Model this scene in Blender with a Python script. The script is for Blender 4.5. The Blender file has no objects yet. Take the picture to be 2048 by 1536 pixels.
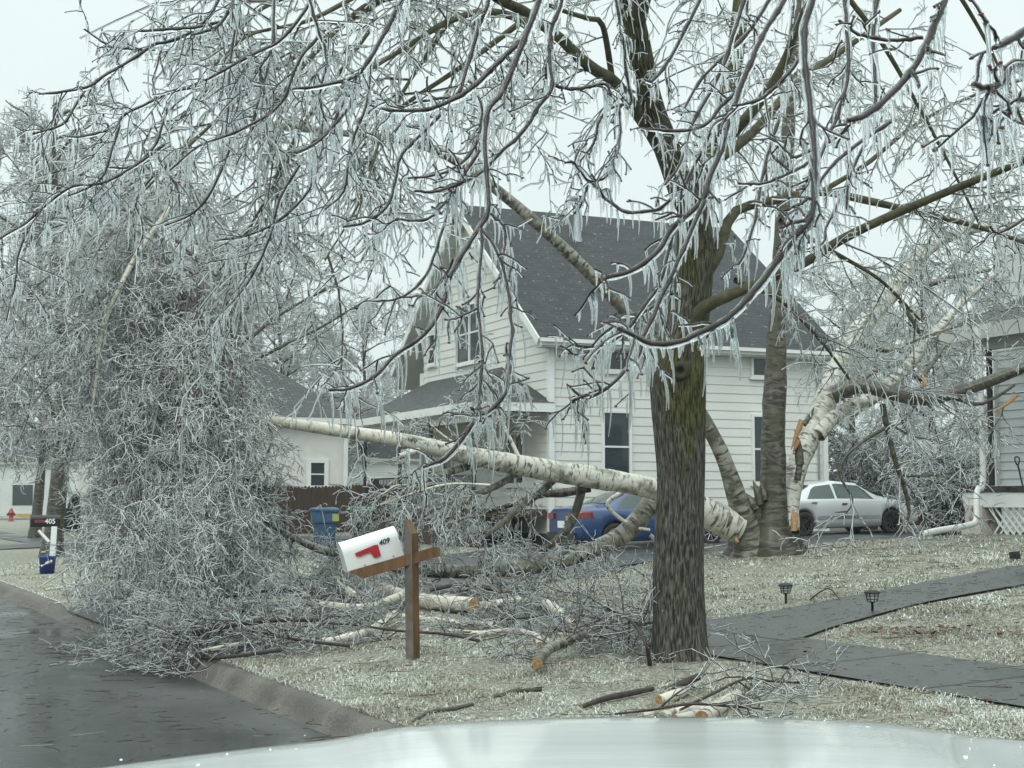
import bpy, math, random
import numpy as np
from mathutils import Vector, noise as mnoise
R_ = math.radians
rng = np.random.default_rng(7)
random.seed(7)
S = bpy.context.scene
COL = S.collection

# ------------------------------------------------------------------ camera
F_PX, CAM_H = 2950.0, 1.6
PITCH = math.atan(232.0 / F_PX)
cam = bpy.data.cameras.new("camera")
cam.sensor_width = 36.0
cam.lens = 36.0 * F_PX / 2048.0
cam.clip_start, cam.clip_end = 0.05, 3000.0
co = bpy.data.objects.new("camera", cam)
co.location = (0, 0, CAM_H)
co.rotation_euler = (math.pi / 2 + PITCH, 0, 0)
COL.objects.link(co)
S.camera = co

# ------------------------------------------------------------------ light
SUN_EL, SUN_AZ = 42.0, 200.0           # soft glow of an overcast sky, from behind the camera
w = bpy.data.worlds.new("World"); S.world = w; w.use_nodes = True
nt = w.node_tree; nt.nodes.clear()
N = nt.nodes.new; Lk = nt.links.new
sky = N('ShaderNodeTexSky'); sky.sky_type = 'NISHITA'; sky.sun_disc = False
sky.sun_elevation = R_(SUN_EL); sky.sun_rotation = R_(SUN_AZ)
sky.air_density, sky.dust_density, sky.ozone_density = 1.0, 6.0, 1.0
hs = N('ShaderNodeHueSaturation'); hs.inputs['Saturation'].default_value = 0.15
Lk(sky.outputs[0], hs.inputs['Color'])
geo = N('ShaderNodeTexCoord'); sep = N('ShaderNodeSeparateXYZ')
Lk(geo.outputs['Generated'], sep.inputs[0])
cl = N('ShaderNodeValToRGB')            # cloud deck: even near the horizon, brighter overhead
e = cl.color_ramp.elements
e[0].position, e[0].color = 0.0, (6.75, 7.75, 7.7, 1)
e[1].position, e[1].color = 1.0, (17.5, 19.6, 19.2, 1)
m1 = e.new(0.40); m1.color = (7.2, 8.2, 8.15, 1)
cn = N('ShaderNodeTexNoise'); cn.inputs['Scale'].default_value = 2.2; cn.inputs['Detail'].default_value = 4
Lk(geo.outputs['Generated'], cn.inputs['Vector'])
Lk(sep.outputs['Z'], cl.inputs[0])
cm = N('ShaderNodeMixRGB'); cm.blend_type = 'MULTIPLY'; cm.inputs[0].default_value = 0.10
Lk(cl.outputs[0], cm.inputs[1]); Lk(cn.outputs['Fac'], cm.inputs[2])
mx = N('ShaderNodeMixRGB'); mx.inputs[0].default_value = 0.93
Lk(hs.outputs[0], mx.inputs[1]); Lk(cm.outputs[0], mx.inputs[2])
bg = N('ShaderNodeBackground'); bg.inputs['Strength'].default_value = 0.12
Lk(mx.outputs[0], bg.inputs[0])
wo = N('ShaderNodeOutputWorld'); Lk(bg.outputs[0], wo.inputs[0])
sl = bpy.data.lights.new("sun", 'SUN'); sl.energy = 1.0; sl.angle = R_(35); sl.color = (1, 1, .95)
so = bpy.data.objects.new("sun", sl); COL.objects.link(so)
so.rotation_euler = (R_(90 - SUN_EL), 0, R_(180 - SUN_AZ))
so.location = (0, 0, 30)
S.view_settings.view_transform = 'Standard'; S.view_settings.look = 'None'
S.view_settings.exposure = 0.12; S.view_settings.gamma = 1.0
S.render.engine = 'CYCLES'
S.cycles.max_bounces = 7; S.cycles.transmission_bounces = 6; S.cycles.transparent_max_bounces = 20
S.cycles.diffuse_bounces = 4; S.cycles.glossy_bounces = 3
S.cycles.caustics_reflective = False; S.cycles.caustics_refractive = False
S.cycles.use_denoising = True

# ------------------------------------------------------------------ coordinates
CP, SP = math.cos(PITCH), math.sin(PITCH)
def px(x, y, Z):
    """point at horizontal distance Z seen at photo pixel (x, y)"""
    a = (np.asarray(x, float) - 1024) / F_PX; b = (768 - np.asarray(y, float)) / F_PX
    Y = CP - b * SP; k = np.asarray(Z, float) / Y
    return np.stack(np.broadcast_arrays(a * k, Z * np.ones_like(a), CAM_H + (b * CP + SP) * k), -1)
AR = R_(26.5); U = np.array([-math.sin(AR), math.cos(AR)]); V = np.array([math.cos(AR), math.sin(AR)])
AH = R_(24.0); HU = np.array([-math.sin(AH), math.cos(AH)]); HV = np.array([math.cos(AH), math.sin(AH)])
def ds2xy(d, s): return np.asarray(d)[..., None] * V + np.asarray(s)[..., None] * U
PA_d = [3.7, 7.1, 8.4, 10.0, 12.6, 15.5, 18.5, 25, 60, 400]
PA_z = [.15, .27, .32, .53, .80, .93, 1.06, 1.12, 1.3, 3.0]
PB_z = [.15, .24, .27, .29, .31, .33, .37, .66, 1.0, 3.0]
def ground_z(x, y):
    x = np.asarray(x, float); y = np.asarray(y, float)
    d = x * V[0] + y * V[1]; s = x * U[0] + y * U[1]
    za = np.interp(d, PA_d, PA_z); zb = np.interp(d, PA_d, PB_z)
    e0 = np.interp(d, [3.7, 9.8, 12.8, 16, 20.8, 28], [16.5, 18.0, 18.3, 18.5, 18.8, 20.5])
    k = np.clip((s - e0) / 3.2, 0, 1); k = k * k * (3 - 2 * k)
    z = za * (1 - k) + zb * k
    z = z + .018 * np.sin(x * 1.3 + .7) * np.sin(y * 1.1) * np.clip((d - 9) / 3, 0, 1)
    z = z - .125 * np.maximum(np.minimum(np.clip(1 - np.abs(s - 19.2) / 2.8, 0, 1) * 3, 1), np.minimum(np.clip(1 - np.abs(s - 46) / 3.5, 0, 1) * 3, 1)) * np.clip((5.2 - d) / 1.4, 0, 1)
    return np.where(d < 3.55, 0.0 + 0.006 * np.clip(3.5 - d, 0, 4), z)
def pix_ground(x, y):
    """ground point seen at pixel"""
    lo = px(x, y, 3.0); 
    prev = 3.0
    for Z in np.arange(3.0, 140, .1):
        p = px(x, y, Z)
        if p[2] <= ground_z(p[0], p[1]): return p
    return px(x, y, 140)
def gp(x, y): return np.array([x, y, float(ground_z(x, y))])

# ------------------------------------------------------------------ materials
def new_mat(name):
    m = bpy.data.materials.new(name); m.use_nodes = True
    t = m.node_tree; return m, t, t.nodes['Principled BSDF'], t.nodes.new, t.links.new
def ramp(Nn, c, p):
    r = Nn('ShaderNodeValToRGB'); el = r.color_ramp.elements
    while len(el) < len(c): el.new(.5)
    for q, cc, pp in zip(el, c, p): q.position = pp; q.color = (*cc, 1)
    return r
def coords(Nn, Ll, coord, stretch):
    tc = Nn('ShaderNodeTexCoord'); mp = Nn('ShaderNodeMapping')
    mp.inputs['Scale'].default_value = stretch
    Ll(tc.outputs[coord], mp.inputs[0]); return mp.outputs[0]
def mat(name, c1, c2=None, scale=5, rough=.8, bump=0, bscale=None, coord='Object', stretch=(1, 1, 1),
        detail=6, lim=(.35, .65), spec=.5, metal=0, coat=0, rvar=0):
    m, t, b, Nn, Ll = new_mat(name)
    b.inputs['Roughness'].default_value = rough; b.inputs['Metallic'].default_value = metal
    b.inputs['Specular IOR Level'].default_value = spec; b.inputs['Coat Weight'].default_value = coat
    b.inputs['Coat Roughness'].default_value = .08
    if c2 is None: c2 = tuple(x * .86 for x in c1)
    v = coords(Nn, Ll, coord, stretch)
    n = Nn('ShaderNodeTexNoise'); n.inputs['Scale'].default_value = scale; n.inputs['Detail'].default_value = detail
    Ll(v, n.inputs['Vector'])
    r = ramp(Nn, (c1, c2), lim); Ll(n.outputs['Fac'], r.inputs[0]); Ll(r.outputs[0], b.inputs['Base Color'])
    if rvar:
        mr = Nn('ShaderNodeMapRange'); mr.inputs['To Min'].default_value = rough - rvar; mr.inputs['To Max'].default_value = rough + rvar
        Ll(n.outputs['Fac'], mr.inputs[0]); Ll(mr.outputs[0], b.inputs['Roughness'])
    if bump:
        n2 = Nn('ShaderNodeTexNoise'); n2.inputs['Scale'].default_value = bscale or scale * 3; n2.inputs['Detail'].default_value = 4
        Ll(v, n2.inputs['Vector']); bp = Nn('ShaderNodeBump'); bp.inputs['Strength'].default_value = bump
        bp.inputs['Distance'].default_value = .02
        Ll(n2.outputs['Fac'], bp.inputs['Height']); Ll(bp.outputs[0], b.inputs['Normal'])
    return m
def mat_island(name, cols, pos, rough=.8, spec=.3, trans=0):
    m, t, b, Nn, Ll = new_mat(name)
    g = Nn('ShaderNodeNewGeometry'); r = ramp(Nn, cols, pos)
    Ll(g.outputs['Random Per Island'], r.inputs[0]); Ll(r.outputs[0], b.inputs['Base Color'])
    b.inputs['Roughness'].default_value = rough; b.inputs['Specular IOR Level'].default_value = spec
    return m
def mat_grass(name, cols, pos):
    m, t, b, Nn, Ll = new_mat(name); b.inputs['Roughness'].default_value = .5; b.inputs['Specular IOR Level'].default_value = .5
    g = Nn('ShaderNodeNewGeometry'); v = coords(Nn, Ll, 'Object', (1, 1, 1)); n = Nn('ShaderNodeTexNoise'); n.inputs['Scale'].default_value = 1.6; n.inputs['Detail'].default_value = 7; n.inputs['Roughness'].default_value = .65
    Ll(v, n.inputs['Vector']); mr = Nn('ShaderNodeMapRange'); mr.inputs['From Min'].default_value = .3; mr.inputs['From Max'].default_value = .7; mr.inputs['To Min'].default_value = -.38; mr.inputs['To Max'].default_value = .38
    Ll(n.outputs['Fac'], mr.inputs[0]); ad = Nn('ShaderNodeMath'); ad.operation = 'ADD'; Ll(g.outputs['Random Per Island'], ad.inputs[0]); Ll(mr.outputs[0], ad.inputs[1])
    r = ramp(Nn, cols, pos); Ll(ad.outputs[0], r.inputs[0]); Ll(r.outputs[0], b.inputs['Base Color']); return m
def mat_birch(name, white, dark, mossy, dens=.5, moss=.45):
    m, t, b, Nn, Ll = new_mat(name); b.inputs['Roughness'].default_value = .75; b.inputs['Specular IOR Level'].default_value = .3
    b.inputs['Coat Weight'].default_value = .55; b.inputs['Coat Roughness'].default_value = .22
    v = coords(Nn, Ll, 'UV', (7, 17, 1))
    n = Nn('ShaderNodeTexNoise'); n.inputs['Scale'].default_value = 1; n.inputs['Detail'].default_value = 6; n.inputs['Distortion'].default_value = .8; Ll(v, n.inputs['Vector'])
    r = ramp(Nn, (dark, white), (dens - .06, dens + .09)); Ll(n.outputs['Fac'], r.inputs[0])
    v2 = coords(Nn, Ll, 'UV', (4, 2.2, 1))
    n2 = Nn('ShaderNodeTexNoise'); n2.inputs['Scale'].default_value = 1.0; n2.inputs['Detail'].default_value = 7; n2.inputs['Roughness'].default_value = .7; Ll(v2, n2.inputs['Vector'])
    r2 = ramp(Nn, ((1, 1, 1), (0, 0, 0)), (moss - .08, moss + .07)); Ll(n2.outputs['Fac'], r2.inputs[0])
    mxx = Nn('ShaderNodeMixRGB'); Ll(r2.outputs[0], mxx.inputs[0]); Ll(r.outputs[0], mxx.inputs[1]); mxx.inputs[2].default_value = (*mossy, 1)
    Ll(mxx.outputs[0], b.inputs['Base Color'])
    bp = Nn('ShaderNodeBump'); bp.inputs['Strength'].default_value = .6; bp.inputs['Distance'].default_value = .02
    ad = Nn('ShaderNodeMath'); ad.operation = 'ADD'; Ll(n.outputs['Fac'], ad.inputs[0]); Ll(n2.outputs['Fac'], ad.inputs[1])
    Ll(ad.outputs[0], bp.inputs['Height']); Ll(bp.outputs[0], b.inputs['Normal'])
    return m
def mat_maple():
    m, t, b, Nn, Ll = new_mat("maple_bark"); b.inputs['Roughness'].default_value = .85; b.inputs['Specular IOR Level'].default_value = .3
    v = coords(Nn, Ll, 'UV', (66, 9, 1))
    wv = Nn('ShaderNodeTexNoise'); wv.inputs['Scale'].default_value = 1; wv.inputs['Detail'].default_value = 5; wv.inputs['Distortion'].default_value = .6; Ll(v, wv.inputs['Vector'])
    r = ramp(Nn, ((.018, .016, .013), (.066, .064, .054), (.155, .155, .135)), (.37, .50, .64)); Ll(wv.outputs['Fac'], r.inputs[0])
    v2 = coords(Nn, Ll, 'UV', (3.2, 1.1, 1))
    n2 = Nn('ShaderNodeTexNoise'); n2.inputs['Scale'].default_value = 1; n2.inputs['Detail'].default_value = 8; n2.inputs['Roughness'].default_value = .65; Ll(v2, n2.inputs['Vector'])
    r2 = ramp(Nn, ((0, 0, 0), (.85, .85, .85)), (.46, .60))
    tz = Nn('ShaderNodeTexCoord'); sz = Nn('ShaderNodeSeparateXYZ'); Ll(tz.outputs['Object'], sz.inputs[0])
    mz = Nn('ShaderNodeMapRange'); mz.inputs['From Min'].default_value = .7; mz.inputs['From Max'].default_value = 2.2; mz.inputs['To Min'].default_value = -.10; mz.inputs['To Max'].default_value = .05
    Ll(sz.outputs['Z'], mz.inputs[0]); az_ = Nn('ShaderNodeMath'); az_.operation = 'ADD'; Ll(n2.outputs['Fac'], az_.inputs[0]); Ll(mz.outputs[0], az_.inputs[1]); Ll(az_.outputs[0], r2.inputs[0])
    r3 = ramp(Nn, ((.018, .02, .008), (.105, .105, .024)), (.40, .62)); Ll(wv.outputs['Fac'], r3.inputs[0])
    mxx = Nn('ShaderNodeMixRGB'); Ll(r2.outputs[0], mxx.inputs[0]); Ll(r.outputs[0], mxx.inputs[1]); Ll(r3.outputs[0], mxx.inputs[2])
    Ll(mxx.outputs[0], b.inputs['Base Color'])
    bp = Nn('ShaderNodeBump'); bp.inputs['Strength'].default_value = 1; bp.inputs['Distance'].default_value = .025
    Ll(wv.outputs['Fac'], bp.inputs['Height']); Ll(bp.outputs[0], b.inputs['Normal'])
    return m
def mat_shingle(name, c1, c2):
    m, t, b, Nn, Ll = new_mat(name); b.inputs['Roughness'].default_value = .7
    v = coords(Nn, Ll, 'UV', (1, 1, 1))
    br = Nn('ShaderNodeTexBrick'); br.inputs['Scale'].default_value = 1
    br.inputs['Brick Width'].default_value = .32; br.inputs['Row Height'].default_value = .16; br.inputs['Mortar Size'].default_value = .014
    br.inputs['Color1'].default_value = (*c1, 1); br.inputs['Color2'].default_value = (*c2, 1); br.inputs['Mortar'].default_value = (.012, .014, .015, 1)
    Ll(v, br.inputs['Vector'])
    n = Nn('ShaderNodeTexNoise'); n.inputs['Scale'].default_value = 1.7; n.inputs['Detail'].default_value = 6; Ll(v, n.inputs['Vector'])
    n2 = Nn('ShaderNodeTexNoise'); n2.inputs['Scale'].default_value = 6; n2.inputs['Detail'].default_value = 8; Ll(v, n2.inputs['Vector'])
    r = ramp(Nn, ((0, 0, 0), (1, 1, 1)), (.64, .70)); Ll(n2.outputs['Fac'], r.inputs[0])
    mm = Nn('ShaderNodeMixRGB'); mm.blend_type = 'MULTIPLY'; mm.inputs[0].default_value = .6
    Ll(br.outputs['Color'], mm.inputs[1]); Ll(n.outputs['Fac'], mm.inputs[2])
    ic = Nn('ShaderNodeMixRGB'); Ll(r.outputs[0], ic.inputs[0]); Ll(mm.outputs[0], ic.inputs[1]); ic.inputs[2].default_value = (.20, .23, .23, 1)
    Ll(ic.outputs[0], b.inputs['Base Color'])
    bp = Nn('ShaderNodeBump'); bp.inputs['Strength'].default_value = .8; bp.inputs['Distance'].default_value = .02
    Ll(br.outputs['Fac'], bp.inputs['Height']); bp.invert = True; Ll(bp.outputs[0], b.inputs['Normal'])
    return m
def mat_ice(name, rough=.06):
    m, t, b, Nn, Ll = new_mat(name)
    b.inputs['Base Color'].default_value = (.97, .995, .995, 1); b.inputs['Roughness'].default_value = rough
    b.inputs['IOR'].default_value = 1.31; b.inputs['Transmission Weight'].default_value = 1
    n = Nn('ShaderNodeTexNoise'); n.inputs['Scale'].default_value = 90; n.inputs['Detail'].default_value = 2
    tc = Nn('ShaderNodeTexCoord'); Ll(tc.outputs['Object'], n.inputs['Vector'])
    bp = Nn('ShaderNodeBump'); bp.inputs['Strength'].default_value = .15; bp.inputs['Distance'].default_value = .004
    Ll(n.outputs['Fac'], bp.inputs['Height']); Ll(bp.outputs[0], b.inputs['Normal'])
    tr = Nn('ShaderNodeBsdfTransparent'); tr.inputs[0].default_value = (.95, .985, .985, 1); ms = Nn('ShaderNodeMixShader'); ms.inputs[0].default_value = .34
    Ll(b.outputs[0], ms.inputs[1]); Ll(tr.outputs[0], ms.inputs[2]); Ll(ms.outputs[0], t.nodes['Material Output'].inputs[0])
    return m
def mat_rime(name, c=(.74, .80, .80), tr=.35):
    m, t, b, Nn, Ll = new_mat(name)
    out = t.nodes['Material Output']
    b.inputs['Base Color'].default_value = (*c, 1); b.inputs['Roughness'].default_value = .25
    tl = Nn('ShaderNodeBsdfTranslucent'); tl.inputs[0].default_value = (*c, 1)
    ms = Nn('ShaderNodeMixShader'); ms.inputs[0].default_value = tr
    Ll(b.outputs[0], ms.inputs[1]); Ll(tl.outputs[0], ms.inputs[2]); Ll(ms.outputs[0], out.inputs[0])
    return m
def mat_road(name, c1, c2, rough_lo, rough_hi, scale=.5, grain=90):
    m, t, b, Nn, Ll = new_mat(name)
    v = coords(Nn, Ll, 'Object', (1, 1, 1))
    n = Nn('ShaderNodeTexNoise'); n.inputs['Scale'].default_value = scale; n.inputs['Detail'].default_value = 6; Ll(v, n.inputs['Vector'])
    n2 = Nn('ShaderNodeTexNoise'); n2.inputs['Scale'].default_value = grain; n2.inputs['Detail'].default_value = 3; Ll(v, n2.inputs['Vector'])
    r = ramp(Nn, (c1, c2), (.35, .65)); Ll(n.outputs['Fac'], r.inputs[0])
    r2 = ramp(Nn, ((.62, .62, .62), (1.35, 1.35, 1.35)), (.35, .65)); Ll(n2.outputs['Fac'], r2.inputs[0])
    mm = Nn('ShaderNodeMixRGB'); mm.blend_type = 'MULTIPLY'; mm.inputs[0].default_value = 1
    Ll(r.outputs[0], mm.inputs[1]); Ll(r2.outputs[0], mm.inputs[2]); Ll(mm.outputs[0], b.inputs['Base Color'])
    rr = Nn('ShaderNodeMapRange'); rr.inputs['From Min'].default_value = .38; rr.inputs['From Max'].default_value = .62
    rr.inputs['To Min'].default_value = rough_lo; rr.inputs['To Max'].default_value = rough_hi
    Ll(n.outputs['Fac'], rr.inputs[0]); Ll(rr.outputs[0], b.inputs['Roughness'])
    bp = Nn('ShaderNodeBump'); bp.inputs['Strength'].default_value = .15; bp.inputs['Distance'].default_value = .004
    Ll(n2.outputs['Fac'], bp.inputs['Height']); Ll(bp.outputs[0], b.inputs['Normal'])
    return m
def mat_glass(name, c=(.02, .03, .035), rough=.05):
    m, t, b, Nn, Ll = new_mat(name); b.inputs['Base Color'].default_value = (*c, 1)
    b.inputs['Roughness'].default_value = rough; b.inputs['Specular IOR Level'].default_value = .6
    return m
MT = dict(
    asphalt=mat_road("wet_asphalt", (.042, .046, .046), (.070, .073, .072), .14, .52, .45),
    concrete=mat_road("damp_concrete", (.050, .054, .051), (.085, .09, .084), .3, .7, .8, 60),
    kerb=mat_road("kerb_concrete", (.075, .07, .06), (.15, .145, .125), .6, .9, 2.5, 70),
    drive=mat_road("driveway_asphalt", (.035, .038, .042), (.055, .058, .06), .3, .6, .7),
    soil=mat("frozen_turf", (.12, .115, .08), (.36, .365, .31), 26, .9, bump=1, bscale=60, lim=(.36, .64)),
    far=mat("far_ground", (.17, .17, .135), (.24, .24, .2), .2, .9),
    grass=mat_grass("frozen_grass_blades", ((.17, .155, .10), (.34, .33, .24), (.47, .49, .42), (.78, .82, .79)), (0, .36, .66, 1)),
    litter=mat_island("twig_litter", ((.022, .017, .013), (.06, .043, .03), (.11, .09, .07), (.32, .33, .31)), (0, .5, .9, 1), .6),
    leaf=mat_island("leaf_litter", ((.06, .025, .016), (.13, .05, .03), (.12, .085, .05)), (0, .5, 1), .7),
    maple=mat_maple(),
    birch=mat_birch("birch_bark", (.62, .60, .51), (.05, .045, .035), (.20, .19, .14), .37, .40),
    birch_old=mat_birch("old_birch_bark", (.27, .265, .22), (.028, .025, .02), (.075, .075, .05), .46, .48),
    birch_mid=mat_birch("grey_birch_bark", (.50, .50, .44), (.045, .042, .032), (.17, .165, .125), .41, .43),
    birch_dark=mat_birch("dark_birch_bark", (.115, .105, .085), (.026, .022, .018), (.055, .058, .03), .50, .47),
    limb=mat("mossy_limb_bark", (.045, .042, .026), (.10, .098, .05), 9, .85, bump=.6, bscale=40),
    twig=mat("dark_twig_bark", (.022, .017, .015), (.060, .043, .038), 14, .7),
    twig_red=mat("maple_twig_bark", (.016, .012, .011), (.060, .028, .026), 8, .5),
    twig_brown=mat("birch_twig_bark", (.06, .043, .040), (.13, .098, .092), 9, .7),
    bud=mat("red_maple_bud", (.12, .018, .022), (.06, .012, .016), 30, .4),
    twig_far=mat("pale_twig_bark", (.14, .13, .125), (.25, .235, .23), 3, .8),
    ice=mat_ice("clear_ice"),
    rime=mat_rime("thin_ice", (.90, .955, .95), .45), rime_far=mat_rime("far_ice", (.90, .955, .95), .45),
    wood=mat("split_orange_wood", (.30, .13, .045), (.50, .34, .19), 40, .8, bump=.6, lim=(.3, .7)),
    siding=mat("cream_siding", (.60, .615, .575), (.67, .685, .645), .8, .55, lim=(.3, .7)),
    siding_w=mat("white_brick", (.58, .58, .55), (.64, .64, .61), 3, .7),
    siding_g=mat("grey_siding", (.50, .53, .52), (.56, .59, .58), 1.2, .6),
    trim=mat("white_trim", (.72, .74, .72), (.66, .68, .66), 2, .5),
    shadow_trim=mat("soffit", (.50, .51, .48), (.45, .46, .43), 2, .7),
    shingle=mat_shingle("slate_grey_shingle", (.040, .049, .055), (.019, .024, .028)),
    shingle2=mat_shingle("weathered_shingle", (.10, .11, .11), (.06, .067, .068)),
    glass=mat_glass("dark_window"), glass_g=mat_glass("green_car_glass", (.035, .06, .055), .04),
    iron=mat("black_iron", (.012, .012, .013), (.02, .02, .02), 5, .5),
    fence=mat("brown_fence_wood", (.060, .032, .022), (.032, .018, .013), 3, .8, bump=.4, stretch=(6, 6, .5)),
    cedar=mat("treated_post_wood", (.165, .088, .034), (.095, .048, .018), 5, .6, bump=.3, stretch=(5, 5, .7)),
    cedar_g=mat("weathered_end_grain", (.17, .15, .13), (.10, .085, .07), 9, .8),
    white=mat("white_enamel", (.80, .83, .82), (.75, .78, .78), 2, .25, coat=.3),
    black=mat("black_enamel", (.012, .013, .014), (.02, .02, .022), 3, .25),
    red=mat("red_flag_paint", (.42, .012, .02), (.35, .012, .02), 5, .4),
    redfade=mat("faded_red", (.30, .05, .035), (.2, .03, .02), 6, .5),
    binblue=mat("blue_bin_plastic", (.022, .075, .15), (.018, .06, .12), 3, .5),
    bingreen=mat("green_lid_plastic", (.03, .30, .19), (.03, .25, .16), 3, .5),
    bindark=mat("dark_bin_plastic", (.02, .025, .02), (.03, .033, .03), 3, .6),
    label=mat("faded_yellow_label", (.34, .36, .10), (.25, .30, .10), 9, .6),
    bucket=mat("blue_bucket", (.015, .04, .22), (.012, .03, .17), 3, .35),
    hyd=mat("hydrant_red", (.32, .03, .035), (.24, .025, .03), 4, .5),
    yellow=mat("yellow_kerb_paint", (.5, .33, .05), (.4, .28, .06), 3, .7),
    carblue=mat("blue_car_paint", (.007, .045, .15), (.006, .038, .13), 1, .35, coat=.8, metal=.1),
    carsilver=mat("silver_car_paint", (.50, .53, .53), (.46, .49, .49), 1, .35, coat=1, metal=.15),
    carwhite=mat("white_truck_paint", (.70, .76, .75), (.80, .85, .84), 2.5, .2, coat=1, bump=.12, bscale=4, stretch=(.6, 2.2, 1)),
    rubber=mat("tyre_rubber", (.013, .013, .014), (.022, .022, .022), 9, .85),
    alloy=mat("alloy_wheel", (.45, .46, .47), (.3, .31, .32), 9, .4, metal=.8),
    steelw=mat("dark_wheel", (.05, .05, .05), (.03, .03, .03), 9, .5, metal=.5),
    tail=mat("tail_lamp_red", (.20, .008, .014), (.13, .006, .01), 20, .15, coat=1),
    chrome=mat("chrome_trim", (.6, .62, .63), (.5, .52, .53), 5, .2, metal=.9),
    pipe=mat("galvanised_pipe", (.28, .32, .33), (.22, .25, .26), 4, .45, metal=.4),
    brick=mat("painted_brick", (.50, .47, .43), (.22, .11, .08), 5, .85, bump=.4, lim=(.55, .68)),
    greenbush=mat("evergreen_needles", (.018, .034, .018), (.035, .055, .028), 8, .7),
    lamp=mat("path_light_glass", (.42, .46, .44), (.35, .39, .37), 9, .3),
    print=mat("black_print", (.02, .02, .022), (.03, .03, .03), 9, .5),
)

# ------------------------------------------------------------------ mesh helpers
def wmat(o): return o.matrix_basis.copy() if o.parent is None else wmat(o.parent) @ o.matrix_basis
def link(name, me, parent=None):
    o = bpy.data.objects.new(name, me); COL.objects.link(o)
    if parent is not None: o.parent = parent
    return o
def tag(o, label=None, cat=None, group=None, kind=None):
    if label: o['label'] = label
    if cat: o['category'] = cat
    if group: o['group'] = group
    if kind: o['kind'] = kind
    return o
def thing(name, loc, label, cat, group=None, rz=0):
    o = bpy.data.objects.new(name, None); COL.objects.link(o)
    o.location = loc; o.rotation_euler = (0, 0, rz); o.empty_display_size = .2
    bpy.context.view_layer.update()
    return tag(o, label, cat, group)
class MB:
    """collects shapes into one mesh (world or local coordinates)"""
    def __init__(s): s.v = []; s.f = []; s.m = []; s.uv = []; s.sm = []; s.n = 0
    def add(s, V_, F_, mi=0, uv=None, smooth=False):
        V_ = np.asarray(V_, float).reshape(-1, 3); s.v.append(V_)
        for k, f in enumerate(F_):
            s.f.append([i + s.n for i in f]); s.m.append(mi); s.sm.append(smooth)
            s.uv.append(uv[k] if uv is not None else None)
        s.n += len(V_); return s
    def box(s, c, size, mi=0, rz=0, ax=None):
        c = np.asarray(c, float); h = np.asarray(size, float) / 2
        p = np.array([[a, b, d] for d in (-1, 1) for b in (-1, 1) for a in (-1, 1)]) * h
        if ax is not None: p = p @ np.asarray(ax, float)
        elif rz:
            c_, s_ = math.cos(rz), math.sin(rz); p = p @ np.array([[c_, s_, 0], [-s_, c_, 0], [0, 0, 1]])
        return s.add(p + c, [(0, 2, 3, 1), (4, 5, 7, 6), (0, 1, 5, 4), (2, 6, 7, 3), (0, 4, 6, 2), (1, 3, 7, 5)], mi)
    def tube(s, P, r, n=8, mi=0, cap=None, smooth=True, uv=True):
        P = np.asarray(P, float); r = np.broadcast_to(np.asarray(r, float), (len(P),))
        v, f, uvs = tube_arrays(P[None], r[None], n, True)
        s.add(v, f.tolist(), mi, uvs.tolist(), smooth)
        if cap is not None:
            k = len(P); s.add(v[:n], [list(range(n))[::-1]], cap); s.add(v[-n:], [list(range(n))], cap)
        return s
    def lathe(s, prof, c=(0, 0, 0), n=24, mi=0, ax=None, smooth=True):
        prof = np.asarray(prof, float); a = np.arange(n) * 2 * math.pi / n
        p = np.stack([np.outer(prof[:, 0], np.cos(a)), np.outer(prof[:, 0], np.sin(a)), np.repeat(prof[:, 1:2], n, 1)], -1).reshape(-1, 3)
        if ax is not None: p = p @ np.asarray(ax, float)
        F_ = [(i * n + j, i * n + (j + 1) % n, (i + 1) * n + (j + 1) % n, (i + 1) * n + j) for i in range(len(prof) - 1) for j in range(n)]
        return s.add(p + np.asarray(c, float), F_, mi, None, smooth)
    def grid(s, P, mi=0, uv=None, smooth=True, flip=False):
        P = np.asarray(P, float); a, b = P.shape[:2]
        F_ = []; uvs = []
        for i in range(a - 1):
            for j in range(b - 1):
                q = [(i, j), (i, j + 1), (i + 1, j + 1), (i + 1, j)]
                if flip: q = q[::-1]
                F_.append([x * b + y for x, y in q])
                if uv is not None: uvs.append([uv[x][y] for x, y in q])
        return s.add(P.reshape(-1, 3), F_, mi, uvs if uv is not None else None, smooth)
    def prism(s, poly, h, mi=0):
        """poly: (n,3) planar loop, extruded by vector h"""
        p = np.asarray(poly, float); n = len(p); q = p + np.asarray(h, float)
        return s.add(np.vstack([p, q]), [list(range(n))[::-1], [n + i for i in range(n)]] + [[i, (i + 1) % n, n + (i + 1) % n, n + i] for i in range(n)], mi)
    def build(s, name, mats, parent=None, recalc=False):
        me = bpy.data.meshes.new(name)
        Vv = np.vstack(s.v)
        if parent is not None:
            mw = np.array(wmat(parent).inverted()); Vv = Vv @ mw[:3, :3].T + mw[:3, 3]
        me.from_pydata(Vv.tolist(), [], s.f)
        for m in (mats if isinstance(mats, (list, tuple)) else [mats]): me.materials.append(MT[m] if isinstance(m, str) else m)
        me.polygons.foreach_set('material_index', s.m); me.polygons.foreach_set('use_smooth', s.sm)
        if any(u is not None for u in s.uv):
            l = me.uv_layers.new(name='UVMap'); d = []
            for f, u in zip(s.f, s.uv):
                if u is None: d += [0, 0] * len(f)
                else:
                    for a in u: d += [a[0], a[1]]
            l.data.foreach_set('uv', d)
        me.update()
        if recalc:
            import bmesh
            bm = bmesh.new(); bm.from_mesh(me); bmesh.ops.recalc_face_normals(bm, faces=bm.faces); bm.to_mesh(me); bm.free()
        return link(name, me, parent)
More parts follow.
